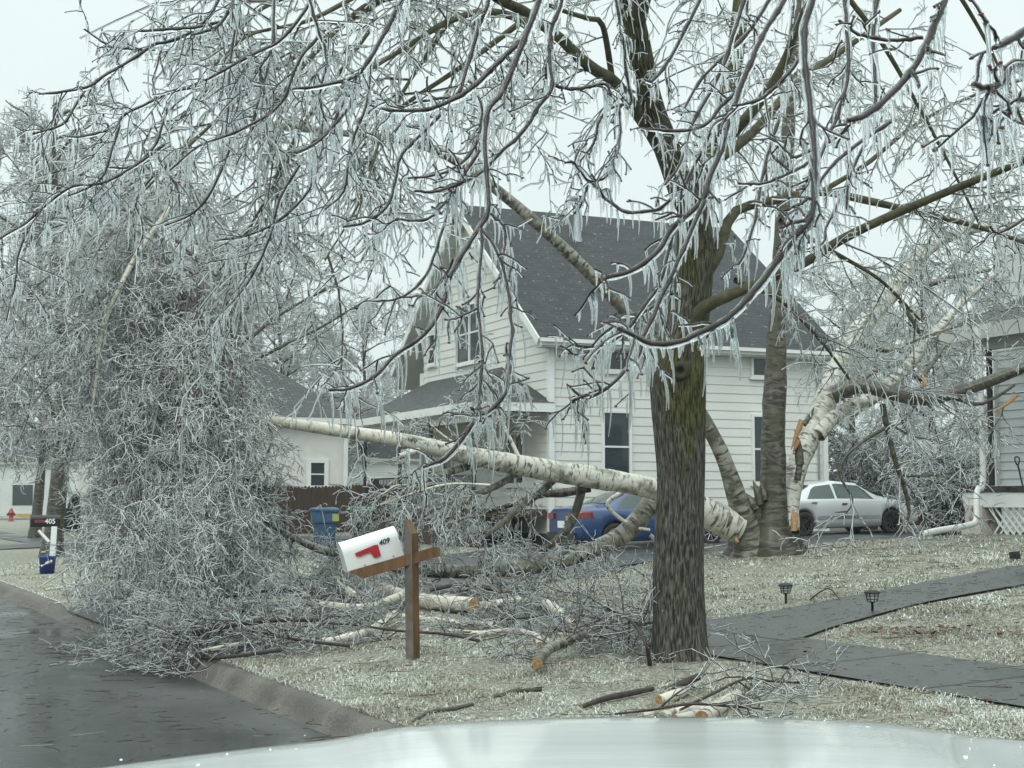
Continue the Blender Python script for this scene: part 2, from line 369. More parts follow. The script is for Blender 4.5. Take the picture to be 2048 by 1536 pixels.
def tube_arrays(P, R, n, uv=False):
    Nn, k = P.shape[:2]
    T = np.gradient(P, axis=1); T /= np.linalg.norm(T, axis=2, keepdims=True) + 1e-9
    mt = P[:, -1] - P[:, 0]
    ref = np.where((np.abs(mt[:, 2]) > .75 * np.linalg.norm(mt, axis=1))[:, None], np.array([.13, 1., .05]), np.array([.07, .05, 1.]))[:, None, :]
    A = np.cross(T, np.broadcast_to(ref, T.shape)); A /= np.linalg.norm(A, axis=2, keepdims=True) + 1e-9
    B = np.cross(T, A)
    a = np.arange(n) * 2 * math.pi / n
    ring = A[:, :, None, :] * np.cos(a)[None, None, :, None] + B[:, :, None, :] * np.sin(a)[None, None, :, None]
    Vv = (P[:, :, None, :] + ring * R[:, :, None, None]).reshape(-1, 3)
    base = (np.arange(Nn) * k * n)[:, None, None]; i = np.arange(k - 1)[None, :, None]; j = np.arange(n)[None, None, :]
    j2 = (j + 1) % n
    Fq = np.stack([base + i * n + j, base + i * n + j2, base + (i + 1) * n + j2, base + (i + 1) * n + j], -1).reshape(-1, 4)
    if not uv: return Vv, Fq
    ln = np.concatenate([np.zeros((Nn, 1)), np.cumsum(np.linalg.norm(np.diff(P, axis=1), axis=2), 1)], 1)
    c = 2 * math.pi * R.mean(1)[:, None, None]; off = rng.random((Nn, 1, 1)) * 50
    u0 = np.broadcast_to(j / n * c, (Nn, k - 1, n)); u1 = np.broadcast_to((j + 1) / n * c, (Nn, k - 1, n))
    v0 = np.broadcast_to(ln[:, :-1, None] + off, (Nn, k - 1, n)); v1 = np.broadcast_to(ln[:, 1:, None] + off, (Nn, k - 1, n))
    uvs = np.stack([np.stack([u0, v0], -1), np.stack([u1, v0], -1), np.stack([u1, v1], -1), np.stack([u0, v1], -1)], -2).reshape(-1, 4, 2)
    return Vv, Fq, uvs
def big_mesh(name, parts, mats, parent=None, smooth=True):
    """parts: list of (V, F, material index) numpy blocks, all faces the same vertex count"""
    Vv = np.vstack([p[0] for p in parts]).astype(np.float32)
    if parent is not None:
        mw = np.array(wmat(parent).inverted()); Vv = (Vv @ mw[:3, :3].T + mw[:3, 3]).astype(np.float32)
    off = 0; Fs = []; Ms = []
    for v, f, m in parts:
        Fs.append(f + off); off += len(v); Ms.append(np.full(len(f), m, np.int32))
    F_ = np.vstack(Fs).astype(np.int32); M_ = np.concatenate(Ms); nv = F_.shape[1]
    me = bpy.data.meshes.new(name)
    me.vertices.add(len(Vv)); me.vertices.foreach_set('co', Vv.ravel())
    me.loops.add(F_.size); me.loops.foreach_set('vertex_index', F_.ravel())
    me.polygons.add(len(F_)); me.polygons.foreach_set('loop_start', np.arange(0, F_.size, nv, dtype=np.int32))
    me.polygons.foreach_set('material_index', M_); me.polygons.foreach_set('use_smooth', np.full(len(F_), smooth))
    for m in mats: me.materials.append(MT[m] if isinstance(m, str) else m)
    me.update(calc_edges=True)
    return link(name, me, parent)
def spline(P, n):
    P = np.asarray(P, float)
    if len(P) < 3:
        t = np.linspace(0, 1, n)[:, None]; return P[0] * (1 - t) + P[-1] * t
    Q = np.vstack([2 * P[0] - P[1], P, 2 * P[-1] - P[-2]])
    cl_ = np.concatenate([[0], np.cumsum(np.linalg.norm(np.diff(P[:, :3], axis=0), axis=1))])
    t = np.linspace(0, cl_[-1], n); i = np.clip(np.searchsorted(cl_, t, side='right') - 1, 0, len(P) - 2)
    f = ((t - cl_[i]) / (cl_[i + 1] - cl_[i] + 1e-9))[:, None]
    a, b, c, d = Q[i], Q[i + 1], Q[i + 2], Q[i + 3]
    return .5 * ((2 * b) + (-a + c) * f + (2 * a - 5 * b + 4 * c - d) * f ** 2 + (-a + 3 * b - 3 * c + d) * f ** 3)
def pxline(pts, Z0, Z1, n=24):
    """photo polyline (x, y[, width px]) between depths Z0..Z1 -> points and radii in metres"""
    pts = np.array([tuple(p) + (0,) * (3 - len(p)) for p in pts], float)
    q = spline(pts, n); Z = np.linspace(Z0, Z1, n)
    return px(q[:, 0], q[:, 1], Z), np.maximum(q[:, 2], .5) / 2 * Z / F_PX
def unit(a): return a / (np.linalg.norm(a, axis=-1, keepdims=True) + 1e-9)
def grow(P, nchild, length, ang=(25, 60), droop=.25, wig=.18, k=5, t=(.15, 1), up=0, bias=None):
    """children polylines of the parent polylines P (N,k,3)"""
    N_ = len(P); idx = np.repeat(np.arange(N_), nchild); M_ = len(idx)
    if M_ == 0: return np.zeros((0, k, 3)), idx
    tt = rng.uniform(t[0], t[1], M_) * (P.shape[1] - 1); i = np.minimum(tt.astype(int), P.shape[1] - 2); f = (tt - i)[:, None]
    a, b = P[idx, i], P[idx, i + 1]; pos = a * (1 - f) + b * f; T = unit(b - a)
    rnd = rng.normal(size=(M_, 3)); side = unit(rnd - T * (rnd * T).sum(1, keepdims=True))
    an = np.radians(rng.uniform(ang[0], ang[1], M_))[:, None]
    D = T * np.cos(an) + side * np.sin(an)
    if bias is not None: D = unit(D + np.asarray(bias))
    L = rng.uniform(length[0], length[1], M_) / (k - 1)
    out = np.empty((M_, k, 3)); out[:, 0] = pos
    for q in range(1, k):
        D = unit(D + rng.normal(size=(M_, 3)) * wig + np.array([0, 0, -1.]) * (droop if np.isscalar(droop) else droop) + np.array([0, 0, 1.]) * up * (q / k))
        out[:, q] = out[:, q - 1] + D * L[:, None]
    return out, idx
def rad(P, r0, r1, var=.25):
    n = len(P); k = P.shape[1]
    return np.linspace(r0, r1, k)[None] * (1 + var * rng.uniform(-1, 1, (n, 1)))
def iced(P, r0, r1, ir, n=3, dark=0, ice=1, off=.55):
    """a dark twig with a collar of ice hanging under it"""
    if len(P) == 0: return []
    Rr = rad(P, r0, r1); v, f = tube_arrays(P, Rr, n)
    Q = P.copy(); Q[..., 2] -= (Rr + ir) * off * rng.choice([1., 1., -.9], (len(P), 1)); Q[..., 0] += rng.uniform(-.8, .9, (len(P), 1)) * ir
    v2, f2 = tube_arrays(Q, np.full(Rr.shape, ir) * (1 + .3 * rng.uniform(-1, 1, Rr.shape)), n)
    return [(v, f, dark), (v2, f2, ice)]
def icicles(P, per_m, length, r, lean=(.34, 0, -1), wig=.1, k=5):
    """icicles along polylines"""
    seg = np.linalg.norm(np.diff(P, axis=1), axis=2).sum(1); cnt = rng.poisson(np.maximum(seg * per_m, 0))
    idx = np.repeat(np.arange(len(P)), cnt); M_ = len(idx)
    if M_ == 0: return []
    tt = rng.uniform(.03, .97, M_) * (P.shape[1] - 1); i = tt.astype(int); f = (tt - i)[:, None]
    pos = P[idx, i] * (1 - f) + P[idx, np.minimum(i + 1, P.shape[1] - 1)] * f
    L = rng.gamma(2.2, (length[0] + length[1]) / 4.4, M_).clip(length[0] * .5, length[1] * 1.6)
    D = unit(np.array(lean) + rng.normal(size=(M_, 3)) * wig)
    out = np.empty((M_, k, 3)); out[:, 0] = pos
    for q in range(1, k):
        D = unit(D + np.array([-.10, 0, -.18])); out[:, q] = out[:, q - 1] + D * (L / (k - 1))[:, None]
    prof = np.array([1.25, 1.0, .8, .66, .3])[:k] if k == 5 else np.linspace(1.2, .3, k)
    Rr = prof[None] * r * (.75 + .5 * rng.random((M_, 1)))
    return [tube_arrays(out, Rr, 5 if r > .003 else 3)]

# ================================================================== SETTING: ground, road, walks
def ds_sheet(name, dv, sv, m, lift=0.0, kind='structure', zf=None, hole=None):
    D_, S_ = np.meshgrid(dv, sv, indexing='ij'); xy = ds2xy(D_, S_)
    z = (ground_z(xy[..., 0], xy[..., 1]) if zf is None else zf(D_, S_)) + lift
    P = np.dstack([xy, z]); b = MB().grid(P, flip=True)
    o = b.build(name, m); tag(o, kind=kind); return o
dv = np.concatenate([[3.72, 3.8], np.arange(4, 30, .3), np.linspace(30, 70, 16), np.linspace(80, 420, 10)])
sv = np.concatenate([np.linspace(-60, -2, 16), np.arange(-1.6, 40, .4), np.linspace(40, 110, 40), np.linspace(120, 700, 14)])
ds_sheet("lawn", dv, sv, "soil")
ds_sheet("road", np.array([-5.2, -3.5, -1, 1, 2.5, 3.2, 3.58]), np.concatenate([np.linspace(-60, 0, 8), np.arange(1, 60, 1.5), np.linspace(62, 700, 30)]), "asphalt", zf=lambda d, s: .045 * np.cos((d + .8) / 4.4 * 1.5) - .02)
ds_sheet("far_lawn", np.array([-400., -60, -12, -5.4]), np.array([-60., 0, 60, 120, 700]), "far", zf=lambda d, s: .14 + 0 * d)
SW = ds_sheet("sidewalk", np.linspace(7.15, 8.45, 6), np.arange(-6, 95, .3), "concrete", .022)
jt = MB()
for s_ in np.arange(-5.5, 60, 1.5):
    for k in range(5):
        a, b2 = 7.17 + k * .255, 7.17 + (k + 1) * .255
        p = [np.array([*ds2xy(np.array(d_), np.array(s_ + e_)), 0]) for d_, e_ in ((a, -.008), (b2, -.008), (b2, .008), (a, .008))]
        for q in p: q[2] = ground_z(q[0], q[1]) + .0265
        jt.add(p, [(0, 1, 2, 3)])
tag(jt.build("sidewalk_joints", "print", ), kind='structure')
# kerb and gutter pan
kb = MB(); prof = [(3.46, -.02), (3.50, .02), (3.525, .06), (3.56, .115), (3.60, .140), (3.70, .148), (3.74, .12)]
ss = np.concatenate([np.arange(-10, 40, .5), np.linspace(40, 110, 40)])
def kerb_z(s_, z_):
    drop = np.clip(1 - np.abs(s_ - 19.2) / 2.8, 0, 1); drop = np.minimum(drop * 3, 1)
    drop2 = np.minimum(np.clip(1 - np.abs(s_ - 46) / 3.5, 0, 1) * 3, 1)
    return z_ * (1 - .82 * np.maximum(drop, drop2)) if z_ > .03 else z_
kb.grid([[np.array([*ds2xy(np.array(d_), np.array(s_)), kerb_z(s_, z_)]) for d_, z_ in prof] for s_ in ss])
tag(kb.build("kerb", "kerb"), kind='structure')
# front walk to the right-hand house, driveway, cross street
def strip(name, A, B, m, lift, n=24, k=8, kind='structure'):
    A = spline(np.array(A, float), n); B = spline(np.array(B, float), n)
    t = np.linspace(0, 1, k)[None, :, None]
    DS = A[:, None] * (1 - t) + B[:, None] * t; xy = ds2xy(DS[..., 0], DS[..., 1])
    P = np.dstack([xy, ground_z(xy[..., 0], xy[..., 1]) + lift])
    return tag(MB().grid(P, flip=True).build(name, m, recalc=False), kind=kind)
strip("front_walk", [(8.2, 10.9), (8.6, 11.05), (9.3, 11.25), (11.8, 11.55), (18.2, 11.6)], [(8.2, 12.95), (8.7, 12.75), (10, 12.5), (13, 12.8), (18.2, 12.9)], "concrete", .026, 40)
strip("driveway", [(3.72, 17.0), (6.7, 18.2), (9.8, 18.9), (12.8, 19.0), (16, 19.2), (20.8, 19.8), (34, 22)], [(3.72, 21.4), (6.7, 22.4), (9.8, 25.5), (12.8, 30.0), (16, 33.2), (20.8, 34.0), (34, 34.2)], "drive", .03, 60, 40)
strip("neighbour_driveway", [(3.72, 43.5), (9, 43.8), (22, 44)], [(3.72, 48.5), (9, 48.2), (22, 48)], "concrete", .03, 30, 12)
strip("cross_street", [(-60, 100), (0, 100), (60, 100)], [(-60, 109), (0, 109), (60, 109)], "concrete", .03, 60, 6)

# ------------------------------------------------------------------ frozen grass (one mesh of blades)
def in_paving(x, y):
    d = x * V[0] + y * V[1]; s = x * U[0] + y * U[1]
    walk = (d > 8.3) & (s > np.interp(d, [8.2, 9.3, 11.8, 18], [10.9, 11.25, 11.55, 11.6])) & (s < np.interp(d, [8.2, 8.7, 10, 13, 18], [12.95, 12.75, 12.5, 12.8, 12.9]))
    drv = (s > np.interp(d, [3.7, 6.7, 9.8, 12.8, 16, 20.8, 34], [17, 18.2, 18.9, 19, 19.2, 19.8, 22])) & (s < np.interp(d, [3.7, 6.7, 9.8, 12.8, 16, 20.8], [21.4, 22.4, 25.5, 30, 33.2, 34]))
    return (d < 3.66) | ((d > 7.12) & (d < 8.48)) | walk | drv | ((d > 14) & (s > 33)) | ((d > 18.6) & (s < 19.5))
def blades(n, Y0, Y1, hgt, wid, p=1.6):
    Y = Y0 + (Y1 - Y0) * rng.random(n) ** p
    X = (rng.random(n) * 2 - 1) * .40 * Y
    keep = ~in_paving(X, Y); X, Y = X[keep], Y[keep]
    # clumps
    q = np.sin(X * 3.1 + 1.3 * np.sin(Y * 2.3)) * np.sin(Y * 2.7 + np.sin(X * 1.9)) + .35 * np.sin(X * 11) * np.sin(Y * 9)
    keep = rng.random(len(X)) < .86 + .2 * q; X, Y, q = X[keep], Y[keep], q[keep]
    n = len(X); z = ground_z(X, Y); B_ = np.stack([X, Y, z - .008], 1)
    az = rng.random(n) * 6.283; h = hgt * (.4 + .9 * rng.random(n) ** 1.5) * (1 + .6 * q); ln = h * rng.uniform(.6, 2.8, n)
    dr = np.stack([np.cos(az), np.sin(az), 0 * az], 1); sd = np.stack([-np.sin(az), np.cos(az), 0 * az], 1) * (wid * (.6 + .8 * rng.random(n)))[:, None]
    mid = B_ + dr * (ln * .45)[:, None] + np.array([0, 0, 1]) * (h * .8)[:, None]
    tip = B_ + dr * ln[:, None] + np.array([0, 0, 1]) * (h * rng.uniform(.5, 1.0, n))[:, None]
    Vv = np.stack([B_ - sd, B_ + sd, mid + sd * .8, mid - sd * .8, mid - sd * .8, mid + sd * .8, tip + sd * .25, tip - sd * .25], 1)
    Vv = np.delete(Vv, [4, 5], axis=1).reshape(-1, 3)   # 6 verts a blade
    b = (np.arange(n) * 6)[:, None]
    return Vv, np.concatenate([b + np.array([[0, 1, 2, 3]]), b + np.array([[3, 2, 4, 5]])], 0)
g1 = blades(300000, 8.5, 19, .030, .0028, 1.3); g2 = blades(150000, 14, 34, .034, .0055, 1.2); g3 = blades(260000, 8.5, 17, .011, .0030, 1.25)
o = big_mesh("frozen_grass", [(*g1, 0), (*g2, 0), (*g3, 0)], ["grass"], smooth=False); tag(o, kind='stuff')

# ------------------------------------------------------------------ litter on road, walks and lawn
def litter(n, dr, sr, L, r, mi, lift=.012, k=3, onroad=False):
    d = rng.uniform(*dr, n); s = rng.uniform(*sr, n); xy = ds2xy(d, s); az = rng.random(n) * 6.283
    ln = rng.gamma(1.6, L / 1.6, n).clip(.02, L * 4)
    P = np.empty((n, k, 3)); P[:, 0, :2] = xy
    D = np.stack([np.cos(az), np.sin(az)], 1)
    for q in range(1, k):
        D = D + rng.normal(size=(n, 2)) * .35; D /= np.linalg.norm(D, axis=1, keepdims=True)
        P[:, q, :2] = P[:, q - 1, :2] + D * (ln / (k - 1))[:, None]
    z = ground_z(P[..., 0], P[..., 1])
    if onroad: z = .03 + 0 * z
    P[..., 2] = z + lift + rng.random((n, 1)) * .012
    return (*tube_arrays(P, rad(P, r, r * .6), 3), mi)
lit = [litter(1000, (-4, 3.5), (5, 32), .05, .0026, 0, .012, 3, True), litter(700, (1.4, 3.5), (8, 24), .10, .003, 0, .012, 3, True),
       litter(420, (7.2, 8.4), (4, 30), .05, .0025, 0, .03), litter(360, (8.4, 13), (11.3, 12.8), .05, .0025, 0, .034),
       litter(1800, (3.8, 16), (5, 19), .10, .003, 0, .035), litter(500, (8.4, 24), (18.5, 33), .13, .004, 0, .04)]
o = big_mesh("twig_litter", lit, ["litter"]); tag(o, kind='stuff')
def leaves(n, c, r, ax=0):
    k = rng.normal(size=(n, 2)) * np.array(r); a = ax; X = c[0] + k[:, 0] * math.cos(a) - k[:, 1] * math.sin(a); Y = c[1] + k[:, 0] * math.sin(a) + k[:, 1] * math.cos(a)
    B_ = np.stack([X, Y, ground_z(X, Y) + .03 + .03 * rng.random(n)], 1); az = rng.random(n) * 6.28; s_ = rng.uniform(.02, .045, n)[:, None]
    A_ = np.stack([np.cos(az), np.sin(az), rng.uniform(-.4, .4, n)], 1) * s_; C_ = np.stack([-np.sin(az), np.cos(az), rng.uniform(-.4, .4, n)], 1) * s_ * .7
    Vv = np.stack([B_ - A_, B_ - C_ * .9, B_ + A_, B_ + C_ * .9], 1).reshape(-1, 3)
    return Vv, (np.arange(n) * 4)[:, None] + np.array([[0, 1, 2, 3]]), 0
q1, q2, q3, q4 = pix_ground(1960, 1278), pix_ground(1180, 1195), pix_ground(1680, 1105), pix_ground(1080, 1200)
o = big_mesh("leaf_litter", [leaves(110, q1, (.75, .10), -.6), leaves(45, pix_ground(1850, 1266), (.3, .1), -.5), leaves(120, q2, (.8, .35)), leaves(60, q3, (.7, .2), .2), leaves(90, q4, (.6, .3)), leaves(60, pix_ground(1550, 1300), (2.5, 1.5))], ["leaf"]); tag(o, kind='stuff')

# ================================================================== MAIN HOUSE
HW = np.array([1.05, 39.57])
def H(p, s, z): 
    xy = HW + p * HV + s * HU; return np.array([xy[0], xy[1], z])
X3, Y3 = np.array([*HV, 0]), np.array([*HU, 0]); Z3 = np.array([0, 0, 1.])
def lap_wall(b, org, ax, out, rng_f, z0, z1, ex, mi=0):
    """lapped boards; rng_f(z) -> (t0, t1) along ax"""
    z = z0
    while z < z1 - .02:
        zt = min(z + ex, z1); (a0, a1), (c0, c1) = rng_f(z), rng_f(zt - .002)
        if a1 - a0 > .05:
            P = lambda t, zz, o_: org + ax * t + out * o_ + Z3 * zz
            v = [P(a0, z, .024), P(a1, z, .024), P(c1, zt, .004), P(c0, zt, .004), P(a0, z, .0), P(a1, z, .0)]
            b.add(v, [(0, 1, 2, 3), (4, 5, 1, 0)], mi)
        z = zt
def window(par, org, ax, out, t0, t1, z0, z1, bars=1, name="window", frame=.075, glass="glass", vbars=0):
    """casing, sash and pane standing proud of a wall; org is a point on the wall line at z = 0"""
    b = MB(); c = org + ax * (t0 + t1) / 2; W_, Hh = t1 - t0, z1 - z0
    A = np.array([ax, out, Z3])
    for dx, dz, sx, sz in ((0, Hh / 2 - frame / 2, W_, frame), (0, -Hh / 2 + frame / 2, W_, frame), (-W_ / 2 + frame / 2, 0, frame, Hh - 2 * frame), (W_ / 2 - frame / 2, 0, frame, Hh - 2 * frame)):
        b.box(c + Z3 * ((z0 + z1) / 2 + dz) + ax * dx + out * .045, (sx, .09, sz), 0, ax=A)
    for k in range(bars):
        b.box(c + Z3 * (z0 + Hh * (k + 1) / (bars + 1)) + out * .04, (W_ - 2 * frame - .004, .05, .05), 0, ax=A)
    for k in range(vbars):
        b.box(c + Z3 * ((z0 + z1) / 2) + ax * (-W_ / 2 + W_ * (k + 1) / (vbars + 1)) + out * .042, (.10, .05, Hh - 2 * frame - .004), 0, ax=A)
    b.box(c + Z3 * (z0 - .03) + out * .06, (W_ + .1, .12, .058), 0, ax=A)
    w_ = b.build(name, "trim", par)
    g = MB().box(c + Z3 * ((z0 + z1) / 2) + out * .018, (W_ - 2 * frame + .01, .02, Hh - 2 * frame + .01), 0, ax=A).build("pane", glass, w_)
    return w_
def slab(b, q, th, mi=0, uvs=1.0):
    """roof plane: quad q (eave left, eave right, ridge right, ridge left), thickness th downwards, uv in metres"""
    q = np.asarray(q, float); n_ = unit(np.cross(q[1] - q[0], q[-1] - q[0])); 
    if n_[2] < 0: n_ = -n_
    ax = unit(q[1] - q[0]); ay = np.cross(n_, ax)
    uv = [((p - q[0]) @ ax * uvs, (p - q[0]) @ ay * uvs) for p in q]
    lo = q - n_ * th; k = len(q)
    b.add(np.vstack([q, lo]), [list(range(k))], mi, [uv]); 
    b.add(np.vstack([q, lo]), [list(range(2 * k - 1, k - 1, -1))] + [[i, k + i, k + (i + 1) % k, (i + 1) % k] for i in range(k)], mi + 1)
house = thing("house", H(4, 5, .4), "cream lap-sided gable house with slate grey roof behind the fallen birch", "house")
ZE, ZR, SR = 5.9, 10.6, 5.6
zroof = lambda s_: ZR - abs(s_ - SR) * (ZR - ZE) / 6.0
b = MB()
lap_wall(b, H(0, 0, 0), X3, -Y3, lambda z: (0, 8.8), .7, 5.82, .245)
def gab(z):
    dz = (ZR - .12 - z) * 6.0 / (ZR - ZE); return (max(0, SR - dz), min(9.7, SR + dz))
lap_wall(b, H(0, 0, 0), Y3, -X3, lambda z: (0, 9.7) if z < 5.6 else gab(z), .7, 10.3, .245)
# backs of the walls
b.add([H(.05, .05, .4), H(8.8, .05, .4), H(8.8, .05, 5.8), H(.05, .05, 5.8)], [(0, 1, 2, 3)])
b.add([H(.05, .05, .4), H(.05, 9.65, .4), H(.05, 9.65, 7.3), H(.05, 5.6, 10.4), H(.05, .05, 5.9)], [(0, 1, 2, 3, 4)])
b.add([H(8.78, 0, .4), H(8.78, 9.7, .4), H(8.78, 9.7, 7.3), H(8.78, 5.6, 10.4), H(8.78, 0, 5.9)], [(0, 1, 2, 3, 4)])
b.add([H(0, 9.68, .4), H(8.8, 9.68, .4), H(8.8, 9.68, 7.35), H(0, 9.68, 7.35)], [(0, 1, 2, 3)])
b.build("wall", "siding", house)
b = MB(); b.box(H(4.4, .1, .52), (8.7, .2, .36), ax=[X3, Y3, Z3]); b.box(H(.1, 4.8, .52), (.2, 9.5, .36), ax=[X3, Y3, Z3]); b.build("foundation", "concrete", house)
for p_, s_ in ((-.03, -.03), (8.83, -.03), (-.03, 9.72)): MB().box(H(p_, s_, 3.2), (.16, .16, 5.1), ax=[X3, Y3, Z3]).build("corner_board", "trim", house)
b = MB()
slab(b, [H(-.5, -.4, ZE), H(9.3, -.4, ZE), H(9.3, SR, ZR), H(-.5, SR, ZR)], .16)
slab(b, [H(9.3, 11.6, ZE), H(-.5, 11.6, ZE), H(-.5, SR, ZR), H(9.3, SR, ZR)], .16)
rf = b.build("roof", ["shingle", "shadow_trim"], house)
b = MB()
dirR = unit(H(0, SR, ZR) - H(0, -.4, ZE)); dirL = unit(H(0, SR, ZR) - H(0, 11.6, ZE))
for A_, D_ in ((H(-.51, -.4, ZE), dirR), (H(-.51, 11.6, ZE), dirL)):
    n_ = np.cross(X3, D_); n_ = n_ if n_[2] > 0 else -n_
    b.box(A_ + D_ * 3.78 - n_ * .12, (.05, 7.5, .2), ax=[X3, D_, n_])
b.box(H(4.4, -.43, ZE - .1), (9.8, .05, .18), ax=[X3, Y3, Z3])
b.build("fascia", "trim", rf)
b = MB(); b.box(H(4.4, -.50, ZE - .055), (9.85, .11, .1), ax=[X3, Y3, Z3]); b.build("gutter", "trim", house)
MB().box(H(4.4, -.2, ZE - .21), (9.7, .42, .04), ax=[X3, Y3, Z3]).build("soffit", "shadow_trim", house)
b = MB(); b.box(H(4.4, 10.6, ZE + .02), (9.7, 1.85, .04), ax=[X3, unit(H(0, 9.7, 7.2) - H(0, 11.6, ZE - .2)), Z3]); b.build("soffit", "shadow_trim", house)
window(house, H(0, 0, 0), X3, -Y3, 1.5, 2.42, 2.05, 4.05)
window(house, H(0, 0, 0), X3, -Y3, 6.32, 7.22, 2.05, 4.05)
window(house, H(0, 0, 0), X3, -Y3, 1.5, 2.42, 5.1, 5.72, bars=0)
window(house, H(0, 0, 0), X3, -Y3, 6.32, 7.22, 5.1, 5.72, bars=0)
window(house, H(0, 0, 0), Y3, -X3, 4.6, 6.75, 5.75, 7.6, vbars=1)
window(house, H(0, 0, 0), Y3, -X3, 8.5, 9.2, 5.95, 7.0)
b = MB(); c = H(3.9, 4.4, 0); zz = zroof(4.4)
k0 = px(1183, 470, 44.0); kz = px(1183, 395, 44.0)
pp = H(2.95, 4.3, zroof(4.3)); 
b.lathe([(.16, -.35), (.16, 0), (.13, .02), (.13, 1.0), (.16, 1.02), (.16, 1.1), (.13, 1.12), (.13, 1.17), (.17, 1.18), (.17, 1.3), (.02, 1.34)], pp, 14)
b.build("vent_pipe", "pipe", house)
# porch
ZP = 4.17
b = MB(); PD = 2.37
pe = [H(-PD, -.2, ZP), H(-PD, 9.8, ZP), H(.02, 9.2, 5.46), H(.02, 3.3, 5.46), H(.02, -.2, ZP + .02)]
slab(b, [pe[1], pe[0], pe[3], pe[2]], .12); slab(b, [pe[0], pe[4], pe[3]], .12)
pr = b.build("porch_roof", ["shingle2", "shadow_trim"], house)
b = MB(); b.box(H(-PD - .03, 4.8, ZP - .12), (.05, 10.02, .22), ax=[X3, Y3, Z3]); b.box(H(-PD / 2, -.23, ZP - .12), (PD, .05, .22), ax=[X3, Y3, Z3]); b.build("fascia", "trim", pr)
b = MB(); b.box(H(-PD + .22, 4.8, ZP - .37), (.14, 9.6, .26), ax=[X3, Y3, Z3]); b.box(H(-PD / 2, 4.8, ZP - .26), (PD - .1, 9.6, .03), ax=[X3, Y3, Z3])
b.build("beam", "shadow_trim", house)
b = MB(); b.box(H(-PD / 2 + .1, 4.8, 1.25), (PD - .2, 9.6, .2), ax=[X3, Y3, Z3]); b.box(H(-PD + .3, 4.8, .75), (.05, 9.6, .8), ax=[X3, Y3, Z3]); b.build("porch_floor", "fence", house)
for s_ in (.2, 3.4, 6.0, 9.3):
    b = MB(); c = H(-PD + .22, s_, 0)
    b.lathe([(.075, 1.35), (.075, 1.5), (.05, 1.55), (.05, 2.3), (.085, 2.36), (.05, 2.42), (.045, 3.2), (.085, 3.26), (.05, 3.32), (.05, 3.7), (.08, 3.8)], c, 8); b.build("porch_post", "iron", house)
b = MB(); 
for z_ in (1.5, 2.25): b.box(H(-PD + .22, 4.8, z_), (.05, 9.2, .05), ax=[X3, Y3, Z3])
for s_ in np.arange(.35, 9.3, .14): b.box(H(-PD + .22, s_, 1.87), (.022, .022, .75), ax=[X3, Y3, Z3])
b.build("railing", "iron", house)
d_ = window(house, H(0, 0, 0), Y3, -X3, 7.0, 7.9, 1.36, 3.45, bars=0, name="door")
window(house, H(0, 0, 0), Y3, -X3, 1.6, 2.9, 2.0, 3.5, vbars=1)
b = MB(); b.tube([H(8.55, -.06, 5.7), H(8.5, -.09, 5.2), H(8.75, -.12, 5.0), H(8.6, -.06, 4.6)], .02, 6); b.tube([H(8.6, -.06, 5.6), H(8.62, -.06, 1.2)], .03, 6); b.build("service_cable", "pipe", house)

# ================================================================== RIGHT-HAND HOUSE
rh = thing("house", (9.5, 25, 1.0), "grey-white house edge with brick-pier porch at the right border", "house")
P0 = np.array([8.12, 25.0])                      # iron post on the porch's front corner
def G(p, s, z): xy = P0 + p * HV + s * HU; return np.array([xy[0], xy[1], z])
b = MB()
lap_wall(b, G(1.5, 1.5, 0), -Y3, -X3, lambda z: (0, 9), 1.83, 4.5, .155)
lap_wall(b, G(1.5, 1.5, 0), X3, Y3, lambda z: (0, 8), 1.2, 4.5, .155)
b.add([G(1.54, 1.46, 1), G(1.54, -8, 1), G(1.54, -8, 6.4), G(1.54, 1.46, 6.4)], [(0, 1, 2, 3)])
b.build("wall", "siding_g", rh)
b = MB(); b.box(G(1.46, 1.5, 3.1), (.14, .14, 2.6), ax=[X3, Y3, Z3]); b.build("corner_board", "trim", rh)
b = MB()
slab(b, [G(-.35, .75, 4.55), G(-.35, -8, 4.55), G(4.0, -8, 6.2), G(4.0, .75, 6.2)], .14)
b.build("porch_roof", ["shingle2", "shadow_trim"], rh)
b = MB(); b.box(G(-.37, -3.6, 4.42), (.05, 8.75, .24), ax=[X3, Y3, Z3]); b.box(G(.55, -3.6, 4.40), (1.8, 8.6, .03), ax=[X3, Y3, Z3]); b.box(G(.0, -3.7, 4.26), (.16, 8.2, .22), ax=[X3, Y3, Z3]); b.build("fascia", "shadow_trim", rh)
b = MB()
for s_ in (0, -3.6): b.tube([G(0, s_, 1.84), G(0, s_, 4.18)], .05, 8)
b.build("porch_post", "iron", rh)
b = MB(); b.box(G(.65, -3.6, 1.78), (1.8, 8.2, .10), ax=[X3, Y3, Z3]); b.build("porch_floor", "black", rh)
b = MB(); b.box(G(-.2, -3.6, 1.60), (.06, 8.1, .24), ax=[X3, Y3, Z3]); b.box(G(.65, .42, 1.60), (1.75, .06, .24), ax=[X3, Y3, Z3]); b.build("porch_skirt", "trim", rh)
b = MB(); b.box(G(-.05, .18, 1.2), (.42, .42, .62), ax=[X3, Y3, Z3]); b.box(G(-.05, .18, 0.98), (.5, .5, .3), ax=[X3, Y3, Z3]); b.build("brick_pier", "brick", rh)
b = MB()
for k in range(30):
    for sg in (-1, 1):
        a = G(-.16 + .012 * sg, -.1 - k * .15, .95); e_ = a - Y3 * .5 * 1 + Z3 * .52
        if sg < 0: a, e_ = a + Z3 * .52, e_ - Z3 * .52
        dd = unit(e_ - a); b.box((a + e_) / 2, (.012, np.linalg.norm(e_ - a), .035), ax=[X3, dd, np.cross(X3, dd)])
b.build("lattice", "trim", rh)
b = MB(); dsx = G(-.3, .42, 0)
